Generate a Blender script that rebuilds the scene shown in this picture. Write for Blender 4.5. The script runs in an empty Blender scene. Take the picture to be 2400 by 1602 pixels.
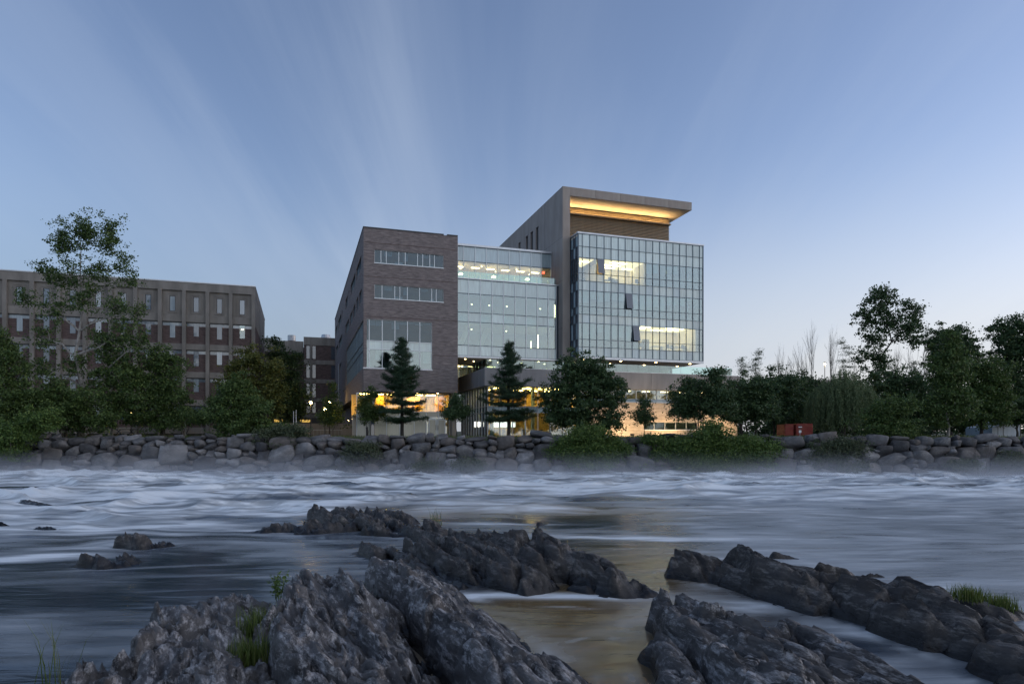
import bpy, math, random
import numpy as np
from mathutils import Vector, Matrix
R = math.radians
GZ = 3.3                                              # level of the bank behind the boulder wall
scene = bpy.context.scene
col = scene.collection

# ------------------------------------------------------------------ camera, sky, sun, exposure
F, CX, HY, CZ = 1550.0, 1200.0, 1025.0, 3.2          # focal length / principal column / horizon row of the 2400 px survey photo, eye height
cam_d = bpy.data.cameras.new('camera'); cam = bpy.data.objects.new('camera', cam_d); col.objects.link(cam)
cam_d.sensor_width = 36.0; cam_d.lens = 36.0 * F / 2400.0
cam_d.shift_y = (HY - 801.0) / 2400.0
cam_d.clip_end = 5000.0; cam_d.clip_start = 0.1
cam.location = (0, 0, CZ); cam.rotation_euler = (R(90), 0, 0)
scene.camera = cam

SUN_EL, SUN_AZ = 10.0, 84.0                            # dusk: sun low, off to the right beyond the frame
world = bpy.data.worlds.new('World'); scene.world = world; world.use_nodes = True
def build_world():
    nt = world.node_tree; N = nt.nodes; L = nt.links; N.clear()
    out = N.new('ShaderNodeOutputWorld'); bg = N.new('ShaderNodeBackground')
    sky = N.new('ShaderNodeTexSky'); sky.sky_type = 'NISHITA'; sky.sun_disc = False
    sky.sun_elevation = R(SUN_EL); sky.sun_rotation = R(SUN_AZ)
    sky.altitude = 80; sky.air_density = 1.0; sky.dust_density = 0.6; sky.ozone_density = 2.2
    tc = N.new('ShaderNodeTexCoord'); sep = N.new('ShaderNodeSeparateXYZ'); L.new(tc.outputs['Generated'], sep.inputs[0])
    def M(op, a, b=None, clamp=False):
        m = N.new('ShaderNodeMath'); m.operation = op; m.use_clamp = clamp
        for i, v in enumerate((a, b)):
            if v is None: continue
            if isinstance(v, (int, float)): m.inputs[i].default_value = v
            else: L.new(v, m.inputs[i])
        return m.outputs[0]
    x, y, z = sep.outputs
    zp = M('MAXIMUM', z, 0.0)
    den = M('ADD', zp, 0.22)
    cu = M('DIVIDE', x, den); cv = M('DIVIDE', y, den)
    def streak(sx, sy, rot, scale, detail, lo, hi, seed):
        cmb = N.new('ShaderNodeCombineXYZ'); L.new(cu, cmb.inputs[0]); L.new(cv, cmb.inputs[1]); cmb.inputs[2].default_value = seed
        mp = N.new('ShaderNodeMapping'); mp.inputs['Rotation'].default_value = (0, 0, R(rot)); mp.inputs['Scale'].default_value = (sx, sy, 1)
        L.new(cmb.outputs[0], mp.inputs[0])
        nz = N.new('ShaderNodeTexNoise'); nz.inputs['Scale'].default_value = scale; nz.inputs['Detail'].default_value = detail
        nz.inputs['Roughness'].default_value = 0.55; nz.inputs['Distortion'].default_value = 0.5
        L.new(mp.outputs[0], nz.inputs[0])
        rp = N.new('ShaderNodeMapRange'); rp.interpolation_type = 'SMOOTHSTEP'
        rp.inputs[1].default_value = lo; rp.inputs[2].default_value = hi; L.new(nz.outputs[0], rp.inputs[0])
        return rp.outputs[0]
    a = streak(1.0, 0.19, -16, 1.5, 9, 0.44, 0.68, 5.4)
    b = streak(0.6, 0.22, 6, 0.9, 4, 0.40, 0.62, 8.7)
    c = streak(1.0, 0.12, -26, 3.2, 8, 0.46, 0.68, 1.3)
    cl = M('MULTIPLY', M('ADD', M('MULTIPLY', a, 0.75), M('MULTIPLY', c, 0.4)), M('ADD', M('MULTIPLY', b, 0.6), 0.4), True)
    cl = M('MULTIPLY', cl, CLOUD)
    # warm pale band along the horizon, as thin dusk haze
    tint = N.new('ShaderNodeMix'); tint.data_type = 'RGBA'; tint.blend_type = 'MULTIPLY'; tint.inputs[0].default_value = 1.0
    tint.inputs[7].default_value = SKY_TINT
    L.new(sky.outputs[0], tint.inputs[6])
    hz = N.new('ShaderNodeMapRange'); hz.interpolation_type = 'SMOOTHERSTEP'
    hz.inputs[1].default_value = 0.42; hz.inputs[2].default_value = 0.0; L.new(z, hz.inputs[0])
    side = N.new('ShaderNodeMapRange'); side.interpolation_type = 'SMOOTHSTEP'
    side.inputs[1].default_value = -0.6; side.inputs[2].default_value = 0.75; L.new(x, side.inputs[0])
    hcol = N.new('ShaderNodeMix'); hcol.data_type = 'RGBA'; L.new(side.outputs[0], hcol.inputs[0])
    hcol.inputs[6].default_value = HAZE_L; hcol.inputs[7].default_value = HAZE_R
    hm = N.new('ShaderNodeMix'); hm.data_type = 'RGBA'
    L.new(M('MULTIPLY', hz.outputs[0], HAZE_AMT), hm.inputs[0]); L.new(tint.outputs[2], hm.inputs[6]); L.new(hcol.outputs[2], hm.inputs[7])
    cm = N.new('ShaderNodeMix'); cm.data_type = 'RGBA'; L.new(cl, cm.inputs[0]); L.new(hm.outputs[2], cm.inputs[6]); cm.inputs[7].default_value = CLOUD_COL
    L.new(cm.outputs[2], bg.inputs[0]); bg.inputs[1].default_value = SKY_STRENGTH
    L.new(bg.outputs[0], out.inputs[0])
SKY_STRENGTH = 0.098; CLOUD = 0.5
SKY_TINT = (1.26, 1.05, 1.09, 1); HAZE_AMT = 0.85; HAZE_L = (1.2, 1.6, 2.2, 1); HAZE_R = (3.8, 3.75, 3.85, 1); CLOUD_COL = (2.5, 2.95, 3.7, 1)
build_world()
sun_d = bpy.data.lights.new('sun', 'SUN'); sun_d.energy = 0.5; sun_d.angle = R(110); sun_d.color = (1.0, 0.98, 0.96)
sun = bpy.data.objects.new('sun', sun_d); col.objects.link(sun)
LAMP_AZ, LAMP_EL = SUN_AZ + 38.0, 28.0                # lamp swung from the sky's sun and raised, as added fill for facades
sd = Vector((math.sin(R(LAMP_AZ)) * math.cos(R(LAMP_EL)), math.cos(R(LAMP_AZ)) * math.cos(R(LAMP_EL)), math.sin(R(LAMP_EL))))
sun.rotation_euler = (-sd).to_track_quat('-Z', 'Y').to_euler(); sun.location = (0, 0, 60)
vs = scene.view_settings; vs.view_transform = 'Standard'; vs.look = 'None'; vs.gamma = 1.0; vs.use_curve_mapping = False; vs.exposure = 1.08
cy = scene.cycles
cy.use_denoising = True
try: cy.denoiser = 'OPENIMAGEDENOISE'
except Exception: pass
cy.max_bounces = 8; cy.diffuse_bounces = 3; cy.glossy_bounces = 4; cy.transmission_bounces = 4; cy.transparent_max_bounces = 10; cy.volume_bounces = 1
cy.caustics_reflective = False; cy.caustics_refractive = False; cy.sample_clamp_indirect = 4.0

# ------------------------------------------------------------------ helpers
rng = np.random.default_rng(11); random.seed(5)
def at(px, py, Y): return Vector(((px - CX) / F * Y, Y, CZ + (HY - py) / F * Y))
def on_level(px, py, z):
    Y = (CZ - z) * F / (py - HY); return Vector(((px - CX) / F * Y, Y, z))

class MB:
    def __init__(s): s.v = []; s.f = []
    def add(s, vs_, fs):
        b = len(s.v); s.v += [tuple(q) for q in vs_]; s.f += [tuple(i + b for i in f) for f in fs]
    def box(s, x0, x1, y0, y1, z0, z1):
        if x0 > x1: x0, x1 = x1, x0
        if y0 > y1: y0, y1 = y1, y0
        if z0 > z1: z0, z1 = z1, z0
        s.add([(x0,y0,z0),(x1,y0,z0),(x1,y1,z0),(x0,y1,z0),(x0,y0,z1),(x1,y0,z1),(x1,y1,z1),(x0,y1,z1)],
              [(0,3,2,1),(4,5,6,7),(0,1,5,4),(1,2,6,5),(2,3,7,6),(3,0,4,7)]); return s
    def quad(s, a, b, c, d): s.add([a, b, c, d], [(0,1,2,3)]); return s
    def tube(s, p0, p1, r0, r1, n=6, cap=True):
        p0 = Vector(p0); p1 = Vector(p1); d = p1 - p0
        if d.length < 1e-6: return s
        d.normalize(); a = d.cross(Vector((0,0,1)) if abs(d.z) < .9 else Vector((1,0,0))).normalized(); b = d.cross(a)
        vs_ = []
        for p, r in ((p0, r0), (p1, r1)):
            for k in range(n):
                t = 2*math.pi*k/n; vs_.append(p + (a*math.cos(t) + b*math.sin(t))*r)
        fs = [(k, (k+1) % n, n+(k+1) % n, n+k) for k in range(n)]
        if cap: fs += [tuple(reversed(range(n))), tuple(range(n, 2*n))]
        s.add(vs_, fs); return s
    def path(s, pts, rad, n=6):
        pts = [Vector(p) for p in pts]; m = len(pts); vs_ = []; fs = []; ref = None
        for i, p in enumerate(pts):
            d = (pts[min(i+1, m-1)] - pts[max(i-1, 0)]).normalized()
            if ref is None: ref = d.cross(Vector((0.3, 1, 0.1)) if abs(d.z) > .5 else Vector((0,0,1))).normalized()
            a = (ref - d*ref.dot(d)).normalized(); b = d.cross(a); ref = a
            for k in range(n):
                t = 2*math.pi*k/n; vs_.append(p + (a*math.cos(t) + b*math.sin(t))*rad[i])
        for i in range(m-1):
            for k in range(n): fs.append((i*n+k, i*n+(k+1) % n, (i+1)*n+(k+1) % n, (i+1)*n+k))
        fs += [tuple(reversed(range(n))), tuple(range((m-1)*n, m*n))]
        s.add(vs_, fs); return s
    def lathe(s, prof, n=12, c=(0,0,0)):
        vs_ = []; m = len(prof)
        for r, z in prof:
            for k in range(n):
                t = 2*math.pi*k/n; vs_.append((c[0]+r*math.cos(t), c[1]+r*math.sin(t), c[2]+z))
        fs = [(i*n+k, i*n+(k+1) % n, (i+1)*n+(k+1) % n, (i+1)*n+k) for i in range(m-1) for k in range(n)]
        fs += [tuple(reversed(range(n))), tuple(range((m-1)*n, m*n))]
        s.add(vs_, fs); return s
    def mesh(s, name):
        me = bpy.data.meshes.new(name); me.from_pydata([tuple(q) for q in s.v], [], s.f); me.update(); return me

def np_mesh(name, V, Fc, smooth=False):
    V = np.asarray(V, np.float32); Fc = np.asarray(Fc, np.int32); k = Fc.shape[1]
    me = bpy.data.meshes.new(name)
    me.vertices.add(len(V)); me.vertices.foreach_set('co', V.ravel())
    me.loops.add(Fc.size); me.loops.foreach_set('vertex_index', Fc.ravel())
    me.polygons.add(len(Fc)); me.polygons.foreach_set('loop_start', np.arange(0, Fc.size, k, dtype=np.int32))
    if smooth: me.polygons.foreach_set('use_smooth', np.ones(len(Fc), bool))
    me.update(calc_edges=True); return me

def obj(name, geo, mat=None, parent=None, loc=None):
    me = geo.mesh(name) if isinstance(geo, MB) else geo
    o = bpy.data.objects.new(name, me); col.objects.link(o)
    if mat is not None and len(me.materials) == 0: me.materials.append(mat)
    if parent is not None: o.parent = parent
    if loc is not None: o.location = loc
    return o
def empty(name, loc=(0,0,0), rz=0.0, parent=None):
    o = bpy.data.objects.new(name, None); col.objects.link(o); o.location = loc; o.rotation_euler = (0,0,rz)
    o.empty_display_size = 0.3
    if parent is not None: o.parent = parent
    return o
def tag(o, label=None, cat=None, group=None, kind=None):
    if label: o['label'] = label
    if cat: o['category'] = cat
    if group: o['group'] = group
    if kind: o['kind'] = kind
    return o
_box = {}
def box_obj(name, mat, parent, x0, x1, y0, y1, z0, z1):
    """axis-aligned block with its own origin at its centre; equal blocks share mesh data"""
    sx, sy, sz = abs(x1-x0), abs(y1-y0), abs(z1-z0)
    key = (round(sx,3), round(sy,3), round(sz,3), mat.name)
    if key not in _box:
        me = MB().box(-sx/2, sx/2, -sy/2, sy/2, -sz/2, sz/2).mesh(name); me.materials.append(mat); _box[key] = me
    o = bpy.data.objects.new(name, _box[key]); col.objects.link(o); o.parent = parent
    o.location = ((x0+x1)/2, (y0+y1)/2, (z0+z1)/2); return o

# ---- gradient noise in numpy
def _hash(ix, iy, seed):
    h = (ix.astype(np.int64)*374761393 + iy.astype(np.int64)*668265263 + seed*1442695041) & 0xFFFFFFFF
    h = ((h ^ (h >> 13)) * 1274126177) & 0xFFFFFFFF
    return (h ^ (h >> 16)) & 0xFFFF
def pn(x, y, seed=0):
    x = np.asarray(x, float); y = np.asarray(y, float)
    ix = np.floor(x); iy = np.floor(y); fx = x-ix; fy = y-iy
    u = fx*fx*fx*(fx*(fx*6-15)+10); v = fy*fy*fy*(fy*(fy*6-15)+10)
    def g(dx, dy):
        a = _hash(ix+dx, iy+dy, seed) * (2*math.pi/65536.0)
        return np.cos(a)*(fx-dx) + np.sin(a)*(fy-dy)
    return ((g(0,0)*(1-u) + g(1,0)*u)*(1-v) + (g(0,1)*(1-u) + g(1,1)*u)*v) * 1.41
def fbm(x, y, seed=0, oct=4, gain=.5, lac=2.03):
    s = 0; a = 1.0; n = 0
    for i in range(oct):
        s = s + a*pn(x, y, seed+i*17); n += a; a *= gain; x = x*lac+3.7; y = y*lac+1.3
    return s/n
def ridge(x, y, seed=0, oct=3):
    s = 0; a = 1.0; n = 0
    for i in range(oct):
        s = s + a*(1-np.abs(pn(x, y, seed+i*31))*2); n += a; a *= .5; x = x*2.1; y = y*2.1
    return s/n
def sstep(a, b, x):
    t = np.clip((x-a)/(b-a), 0, 1); return t*t*(3-2*t)

# ------------------------------------------------------------------ materials
MATS = {}
def new_mat(name):
    m = bpy.data.materials.new(name); m.use_nodes = True; MATS[name] = m
    nt = m.node_tree; nt.nodes.clear(); return m, nt.nodes, nt.links
def rgba(c): return (c[0], c[1], c[2], 1.0)
def surf(name, c1, c2=None, scale=3.0, rough=.6, bump=0.0, bscale=None, stretch=(1,1,1), spec=.5, metal=0.0, detail=5, lo=.35, hi=.65, coat=0.0):
    """Principled surface whose colour wanders between c1 and c2 on an object-space noise"""
    m, N, L = new_mat(name)
    out = N.new('ShaderNodeOutputMaterial'); b = N.new('ShaderNodeBsdfPrincipled'); L.new(b.outputs[0], out.inputs[0])
    b.inputs['Roughness'].default_value = rough; b.inputs['Specular IOR Level'].default_value = spec; b.inputs['Metallic'].default_value = metal
    b.inputs['Coat Weight'].default_value = coat
    tc = N.new('ShaderNodeTexCoord'); mp = N.new('ShaderNodeMapping'); mp.inputs['Scale'].default_value = stretch; L.new(tc.outputs['Object'], mp.inputs[0])
    if c2 is None: b.inputs['Base Color'].default_value = rgba(c1)
    else:
        nz = N.new('ShaderNodeTexNoise'); nz.inputs['Scale'].default_value = scale; nz.inputs['Detail'].default_value = detail; L.new(mp.outputs[0], nz.inputs[0])
        mr = N.new('ShaderNodeMapRange'); mr.inputs[1].default_value = lo; mr.inputs[2].default_value = hi; L.new(nz.outputs[0], mr.inputs[0])
        mx = N.new('ShaderNodeMix'); mx.data_type = 'RGBA'; mx.inputs[6].default_value = rgba(c1); mx.inputs[7].default_value = rgba(c2)
        L.new(mr.outputs[0], mx.inputs[0]); L.new(mx.outputs[2], b.inputs['Base Color'])
    if bump:
        nb = N.new('ShaderNodeTexNoise'); nb.inputs['Scale'].default_value = bscale or scale*4; nb.inputs['Detail'].default_value = 6; L.new(mp.outputs[0], nb.inputs[0])
        bp = N.new('ShaderNodeBump'); bp.inputs['Strength'].default_value = bump; bp.inputs['Distance'].default_value = .05
        L.new(nb.outputs[0], bp.inputs['Height']); L.new(bp.outputs[0], b.inputs['Normal'])
    return m
def masonry(name, ca, cb, mortar, bw, bh, mort=.006, vary=(.6,.35), rough=.85):
    """running-bond masonry on walls that follow the local axes: bricks laid along x+y, courses along z"""
    m, N, L = new_mat(name)
    out = N.new('ShaderNodeOutputMaterial'); b = N.new('ShaderNodeBsdfPrincipled'); L.new(b.outputs[0], out.inputs[0]); b.inputs['Roughness'].default_value = rough
    b.inputs['Specular IOR Level'].default_value = .25
    tc = N.new('ShaderNodeTexCoord'); sp = N.new('ShaderNodeSeparateXYZ'); L.new(tc.outputs['Object'], sp.inputs[0])
    ad = N.new('ShaderNodeMath'); ad.operation = 'ADD'; L.new(sp.outputs[0], ad.inputs[0]); L.new(sp.outputs[1], ad.inputs[1])
    cb_ = N.new('ShaderNodeCombineXYZ'); L.new(ad.outputs[0], cb_.inputs[0]); L.new(sp.outputs[2], cb_.inputs[1])
    br = N.new('ShaderNodeTexBrick'); L.new(cb_.outputs[0], br.inputs[0]); br.inputs['Scale'].default_value = 1.0
    br.inputs['Color1'].default_value = rgba(ca); br.inputs['Color2'].default_value = rgba(cb); br.inputs['Mortar'].default_value = rgba(mortar)
    br.inputs['Mortar Size'].default_value = mort; br.inputs['Brick Width'].default_value = bw; br.inputs['Row Height'].default_value = bh; br.inputs['Bias'].default_value = -.1
    mp = N.new('ShaderNodeMapping'); mp.inputs['Scale'].default_value = (.8, 4.5, 1); L.new(cb_.outputs[0], mp.inputs[0])
    nz = N.new('ShaderNodeTexNoise'); nz.inputs['Scale'].default_value = 1.4; nz.inputs['Detail'].default_value = 5; nz.inputs['Roughness'].default_value = .7; L.new(mp.outputs[0], nz.inputs[0])
    mr = N.new('ShaderNodeMapRange'); mr.inputs[1].default_value = .3; mr.inputs[2].default_value = .7; mr.inputs[3].default_value = vary[0]; mr.inputs[4].default_value = 1+vary[1]; L.new(nz.outputs[0], mr.inputs[0])
    mu = N.new('ShaderNodeMix'); mu.data_type = 'RGBA'; mu.blend_type = 'MULTIPLY'; mu.inputs[0].default_value = 1
    L.new(br.outputs[0], mu.inputs[6]); L.new(mr.outputs[0], mu.inputs[7]); L.new(mu.outputs[2], b.inputs['Base Color'])
    bp = N.new('ShaderNodeBump'); bp.inputs['Strength'].default_value = .4; bp.inputs['Distance'].default_value = .02; L.new(br.outputs['Fac'], bp.inputs['Height']); bp.invert = True
    L.new(bp.outputs[0], b.inputs['Normal'])
    return m
def glass(name, tint=(.8,.88,.87), refl=.16, rough=.0, wob=0.0):
    """thin architectural pane: tinted see-through plus mirror reflection that grows at grazing angles"""
    m, N, L = new_mat(name)
    out = N.new('ShaderNodeOutputMaterial'); mix = N.new('ShaderNodeMixShader'); tr = N.new('ShaderNodeBsdfTransparent'); gl = N.new('ShaderNodeBsdfGlossy')
    tr.inputs[0].default_value = rgba(tint); gl.inputs['Roughness'].default_value = rough; gl.inputs[0].default_value = (.92,.97,1,1)
    fr = N.new('ShaderNodeFresnel'); fr.inputs[0].default_value = 1.5
    ad = N.new('ShaderNodeMath'); ad.operation = 'ADD'; ad.use_clamp = True; L.new(fr.outputs[0], ad.inputs[0]); ad.inputs[1].default_value = refl
    if wob:
        tc = N.new('ShaderNodeTexCoord'); nz = N.new('ShaderNodeTexNoise'); nz.inputs['Scale'].default_value = .7; nz.inputs['Detail'].default_value = 2; L.new(tc.outputs['Object'], nz.inputs[0])
        bp = N.new('ShaderNodeBump'); bp.inputs['Strength'].default_value = wob; bp.inputs['Distance'].default_value = .1; L.new(nz.outputs[0], bp.inputs['Height']); L.new(bp.outputs[0], gl.inputs['Normal'])
    L.new(ad.outputs[0], mix.inputs[0]); L.new(tr.outputs[0], mix.inputs[1]); L.new(gl.outputs[0], mix.inputs[2]); L.new(mix.outputs[0], out.inputs[0])
    return m
def frit(name, c, rough=.12, var=.12):
    """opaque ceramic-fritted glass panel; streaky, a little different from panel to panel"""
    m, N, L = new_mat(name)
    out = N.new('ShaderNodeOutputMaterial'); b = N.new('ShaderNodeBsdfPrincipled'); L.new(b.outputs[0], out.inputs[0])
    b.inputs['Roughness'].default_value = rough; b.inputs['Specular IOR Level'].default_value = 1.0; b.inputs['IOR'].default_value = 1.6
    tc = N.new('ShaderNodeTexCoord'); oi = N.new('ShaderNodeObjectInfo'); ad = N.new('ShaderNodeVectorMath'); ad.operation = 'ADD'
    mp = N.new('ShaderNodeMapping'); mp.inputs['Scale'].default_value = (5.0, 5.0, .55); L.new(tc.outputs['Object'], mp.inputs[0])
    L.new(mp.outputs[0], ad.inputs[0]); sc_ = N.new('ShaderNodeVectorMath'); sc_.operation = 'SCALE'; L.new(oi.outputs['Location'], sc_.inputs[0]); sc_.inputs['Scale'].default_value = 3.3
    L.new(sc_.outputs[0], ad.inputs[1])
    nz = N.new('ShaderNodeTexNoise'); nz.inputs['Scale'].default_value = 1.0; nz.inputs['Detail'].default_value = 4; L.new(ad.outputs[0], nz.inputs[0])
    a = N.new('ShaderNodeMapRange'); a.inputs[1].default_value = .3; a.inputs[2].default_value = .7; a.inputs[3].default_value = 1-var; a.inputs[4].default_value = 1+var; L.new(nz.outputs[0], a.inputs[0])
    a2 = N.new('ShaderNodeMapRange'); a2.inputs[3].default_value = .84; a2.inputs[4].default_value = 1.12; L.new(oi.outputs['Random'], a2.inputs[0])
    mm = N.new('ShaderNodeMath'); mm.operation = 'MULTIPLY'; L.new(a.outputs[0], mm.inputs[0]); L.new(a2.outputs[0], mm.inputs[1])
    mu = N.new('ShaderNodeMix'); mu.data_type = 'RGBA'; mu.blend_type = 'MULTIPLY'; mu.inputs[0].default_value = 1; mu.inputs[6].default_value = rgba(c)
    L.new(mm.outputs[0], mu.inputs[7]); L.new(mu.outputs[2], b.inputs['Base Color'])
    return m
def glow(name, c, s):
    m, N, L = new_mat(name); out = N.new('ShaderNodeOutputMaterial'); e = N.new('ShaderNodeEmission')
    e.inputs[0].default_value = rgba(c); e.inputs[1].default_value = s; L.new(e.outputs[0], out.inputs[0]); return m
def leafmat(name, ca, cb, cc, trans=.25, rough=.55):
    """leaf colour differs from leaf to leaf; some light passes through"""
    m, N, L = new_mat(name)
    out = N.new('ShaderNodeOutputMaterial'); b = N.new('ShaderNodeBsdfPrincipled'); b.inputs['Roughness'].default_value = rough; b.inputs['Specular IOR Level'].default_value = .35
    g = N.new('ShaderNodeNewGeometry'); rp = N.new('ShaderNodeValToRGB'); L.new(g.outputs['Random Per Island'], rp.inputs[0])
    e = rp.color_ramp.elements; e[0].color = rgba(ca); e[1].color = rgba(cb); e[1].position = .8; x = e.new(1.0); x.color = rgba(cc)
    L.new(rp.outputs[0], b.inputs['Base Color'])
    t = N.new('ShaderNodeBsdfTranslucent'); L.new(rp.outputs[0], t.inputs[0])
    mix = N.new('ShaderNodeMixShader'); mix.inputs[0].default_value = trans; L.new(b.outputs[0], mix.inputs[1]); L.new(t.outputs[0], mix.inputs[2]); L.new(mix.outputs[0], out.inputs[0])
    return m

M_brick   = masonry('brick_brown', (.175,.150,.146), (.25,.213,.203), (.225,.205,.197), .42, .10)
M_brick_d = masonry('brick_dark', (.10,.072,.068), (.145,.105,.098), (.12,.10,.095), .3, .09)
M_stone   = masonry('limestone_ashlar', (.42,.355,.29), (.54,.46,.375), (.33,.28,.23), .75, .15, mort=.012, vary=(.72,.22))
M_conc    = surf('concrete_panel_grey', (.225,.222,.222), (.285,.28,.278), 1.2, .75, .12, 14, (1,1,.25), .3)
M_conc_w  = surf('concrete_warm', (.30,.265,.235), (.37,.33,.295), 1.0, .75, .1, 14, (1,1,.3), .3)
M_conc_o  = surf('precast_weathered', (.185,.172,.155), (.27,.252,.228), .9, .85, .2, 10, (1,1,.35), .25)
M_coping  = surf('metal_coping', (.50,.53,.56), (.58,.60,.62), 2, .35, 0, None, (1,1,1), .5, .6)
M_mull    = surf('mullion_blue_grey', (.085,.12,.15), (.11,.145,.175), 3, .35, 0, None, (1,1,1), .5, .5)
M_mull_w  = surf('mullion_aluminium', (.55,.60,.62), (.62,.66,.68), 3, .35, 0, None, (1,1,1), .5, .4)
M_dark    = surf('dark_metal', (.025,.027,.03), (.04,.042,.045), 5, .45)
M_room    = surf('room_plaster', (.68,.60,.47), (.74,.66,.53), 1, .9)
M_room_d  = surf('room_grey', (.13,.14,.15), (.19,.20,.21), 1, .9)
M_room_y  = surf('maple_panelling', (.66,.47,.16), (.74,.54,.20), .8, .6, 0, None, (3,3,.4))
M_orange  = surf('orange_panel', (.72,.33,.05), (.80,.38,.07), 1, .6)
M_blind   = surf('roller_blind', (.44,.50,.49), (.52,.57,.55), 2, .9, 0, None, (4,4,.3))
M_louvre  = surf('bronze_louvre', (.25,.19,.12), (.31,.24,.155), 2, .45, 0, None, (1,1,4), .5, .2)
M_soffit  = surf('soffit_board', (.62,.55,.44), (.68,.60,.49), 1.5, .7)
M_glass   = glass('clear_glass', (.80,.89,.88), .13)
M_glass_t = glass('teal_glass', (.66,.82,.82), .15, .02, .15)
M_glass_w = glass('window_glass', (.50,.66,.74), .03, .02, .25)
M_rail    = glass('balustrade_glass', (.74,.90,.87), .10)
M_frit    = frit('fritted_glass_pale', (.52,.64,.62))
M_frit_b  = frit('fritted_glass_blue', (.40,.52,.55))
M_win_o   = frit('old_window_glass', (.14,.18,.22), .06, .15)
M_win_p   = frit('old_window_pale', (.29,.35,.39), .08, .15)
M_frit_w  = frit('frosted_glass_panel', (.42,.43,.34), .2, .06)
M_shade   = frit('shaded_pane', (.30,.38,.40), .05, .10)
M_darkg   = frit('dark_glazing', (.05,.065,.085), .04, .1)
M_white   = surf('white_paint', (.72,.73,.74), (.80,.80,.80), 3, .5)
M_wood    = surf('weathered_wood', (.20,.13,.07), (.30,.20,.11), 3, .7, .1, 20, (1,6,6))
M_steel   = surf('galvanised_steel', (.38,.40,.42), (.48,.50,.52), 4, .4, 0, None, (1,1,1), .5, .7)
G_warm    = glow('lamp_warm', (1.0,.70,.32), 9.0)
G_amber   = glow('lamp_amber', (1.0,.60,.15), 60.0)
G_white   = glow('lamp_neutral', (1.0,.76,.40), 6.5)
G_screen  = glow('screen_white', (1.0,.96,.86), 1.3)
G_led     = glow('led_strip', (1.0,.64,.27), 28.0)
G_bulb    = glow('lantern_bulb', (1.0,.70,.25), 40.0)

# ------------------------------------------------------------------ setting: ground, river, rocks
def rock_mat(name, dark, mid, light, wet=True, scale=1.0, bed=None, lich=.55):
    m, N, L = new_mat(name)
    out = N.new('ShaderNodeOutputMaterial'); b = N.new('ShaderNodeBsdfPrincipled'); L.new(b.outputs[0], out.inputs[0]); b.inputs['Specular IOR Level'].default_value = .4
    geo = N.new('ShaderNodeNewGeometry'); tc = N.new('ShaderNodeTexCoord')
    src = geo.outputs['Position'] if wet else tc.outputs['Object']
    mp = N.new('ShaderNodeMapping'); L.new(src, mp.inputs[0])
    if bed is not None:                                  # turn the strike onto x first, then draw the pattern out along it
        mp.inputs['Rotation'].default_value = (0, 0, bed); m0 = mp; mp = N.new('ShaderNodeMapping'); mp.inputs['Scale'].default_value = (.38, 1.5, 1.5); L.new(m0.outputs[0], mp.inputs[0])
    def noise(s, d=6, r=.6, v=mp):
        n = N.new('ShaderNodeTexNoise'); n.inputs['Scale'].default_value = s*scale; n.inputs['Detail'].default_value = d; n.inputs['Roughness'].default_value = r; L.new(v.outputs[0], n.inputs[0]); return n.outputs[0]
    def rng_(x, lo, hi, a=0, c=1):
        q = N.new('ShaderNodeMapRange'); q.inputs[1].default_value = lo; q.inputs[2].default_value = hi; q.inputs[3].default_value = a; q.inputs[4].default_value = c; L.new(x, q.inputs[0]); return q.outputs[0]
    def mix(f, a, c):
        q = N.new('ShaderNodeMix'); q.data_type = 'RGBA'; L.new(f, q.inputs[0])
        for i, v in ((6, a), (7, c)):
            if isinstance(v, tuple): q.inputs[i].default_value = rgba(v)
            else: L.new(v, q.inputs[i])
        return q.outputs[2]
    base = mix(rng_(noise(2.2, 8, .7), .38, .62), dark, mid)
    base = mix(rng_(noise(4.2, 12, .80), .50, .66, 0, lich), base, light)
    base = mix(rng_(noise(1.1, 5, .6), .52, .68, 0, .45), base, (dark[0]*.8, dark[1]*.8, dark[2]*.8))      # lichen and weathered crust, contrast widened to paint in highlights and crevice shade
    rough = .62
    if wet:
        sp = N.new('ShaderNodeSeparateXYZ'); L.new(geo.outputs['Position'], sp.inputs[0])
        ad = N.new('ShaderNodeMath'); ad.operation = 'ADD'; L.new(sp.outputs[2], ad.inputs[0]); L.new(rng_(noise(2.2, 3), .3, .7, -.10, .10), ad.inputs[1])
        w = rng_(ad.outputs[0], .08, .30, 1, 0)
        base = mix(w, base, (dark[0]*.45, dark[1]*.45, dark[2]*.5))
        L.new(rng_(w, 0, 1, .62, .18), b.inputs['Roughness'])
    else: b.inputs['Roughness'].default_value = .8
    L.new(base, b.inputs['Base Color'])
    bp = N.new('ShaderNodeBump'); bp.inputs['Strength'].default_value = .8; bp.inputs['Distance'].default_value = .03 if wet else .06
    L.new(noise(11 if wet else 7, 10, .72), bp.inputs['Height']); L.new(bp.outputs[0], b.inputs['Normal'])
    return m
M_rock = rock_mat('river_rock', (.018,.017,.018), (.108,.102,.099), (.50,.49,.49), True, 1.0, R(64), 1.0)
M_rock_d = rock_mat('river_rock_dark', (.014,.013,.013), (.064,.058,.053), (.28,.262,.245), True, 1.0, R(64), .8)
M_boulder = [rock_mat('boulder_grey', (.075,.074,.076), (.148,.145,.144), (.30,.295,.29), False, .8),
             rock_mat('boulder_brown', (.07,.062,.058), (.138,.124,.113), (.24,.22,.20), False, .8),
             rock_mat('boulder_dark', (.038,.037,.039), (.080,.078,.078), (.17,.165,.16), False, .9),
             rock_mat('boulder_pale', (.13,.128,.13), (.24,.236,.235), (.40,.39,.385), False, .7)]
M_soil  = surf('bank_soil', (.030,.028,.022), (.055,.048,.036), 1.5, .95)
M_lawn  = surf('lawn_turf', (.040,.058,.020), (.075,.095,.032), 2.0, .95, .3, 30)
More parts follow.
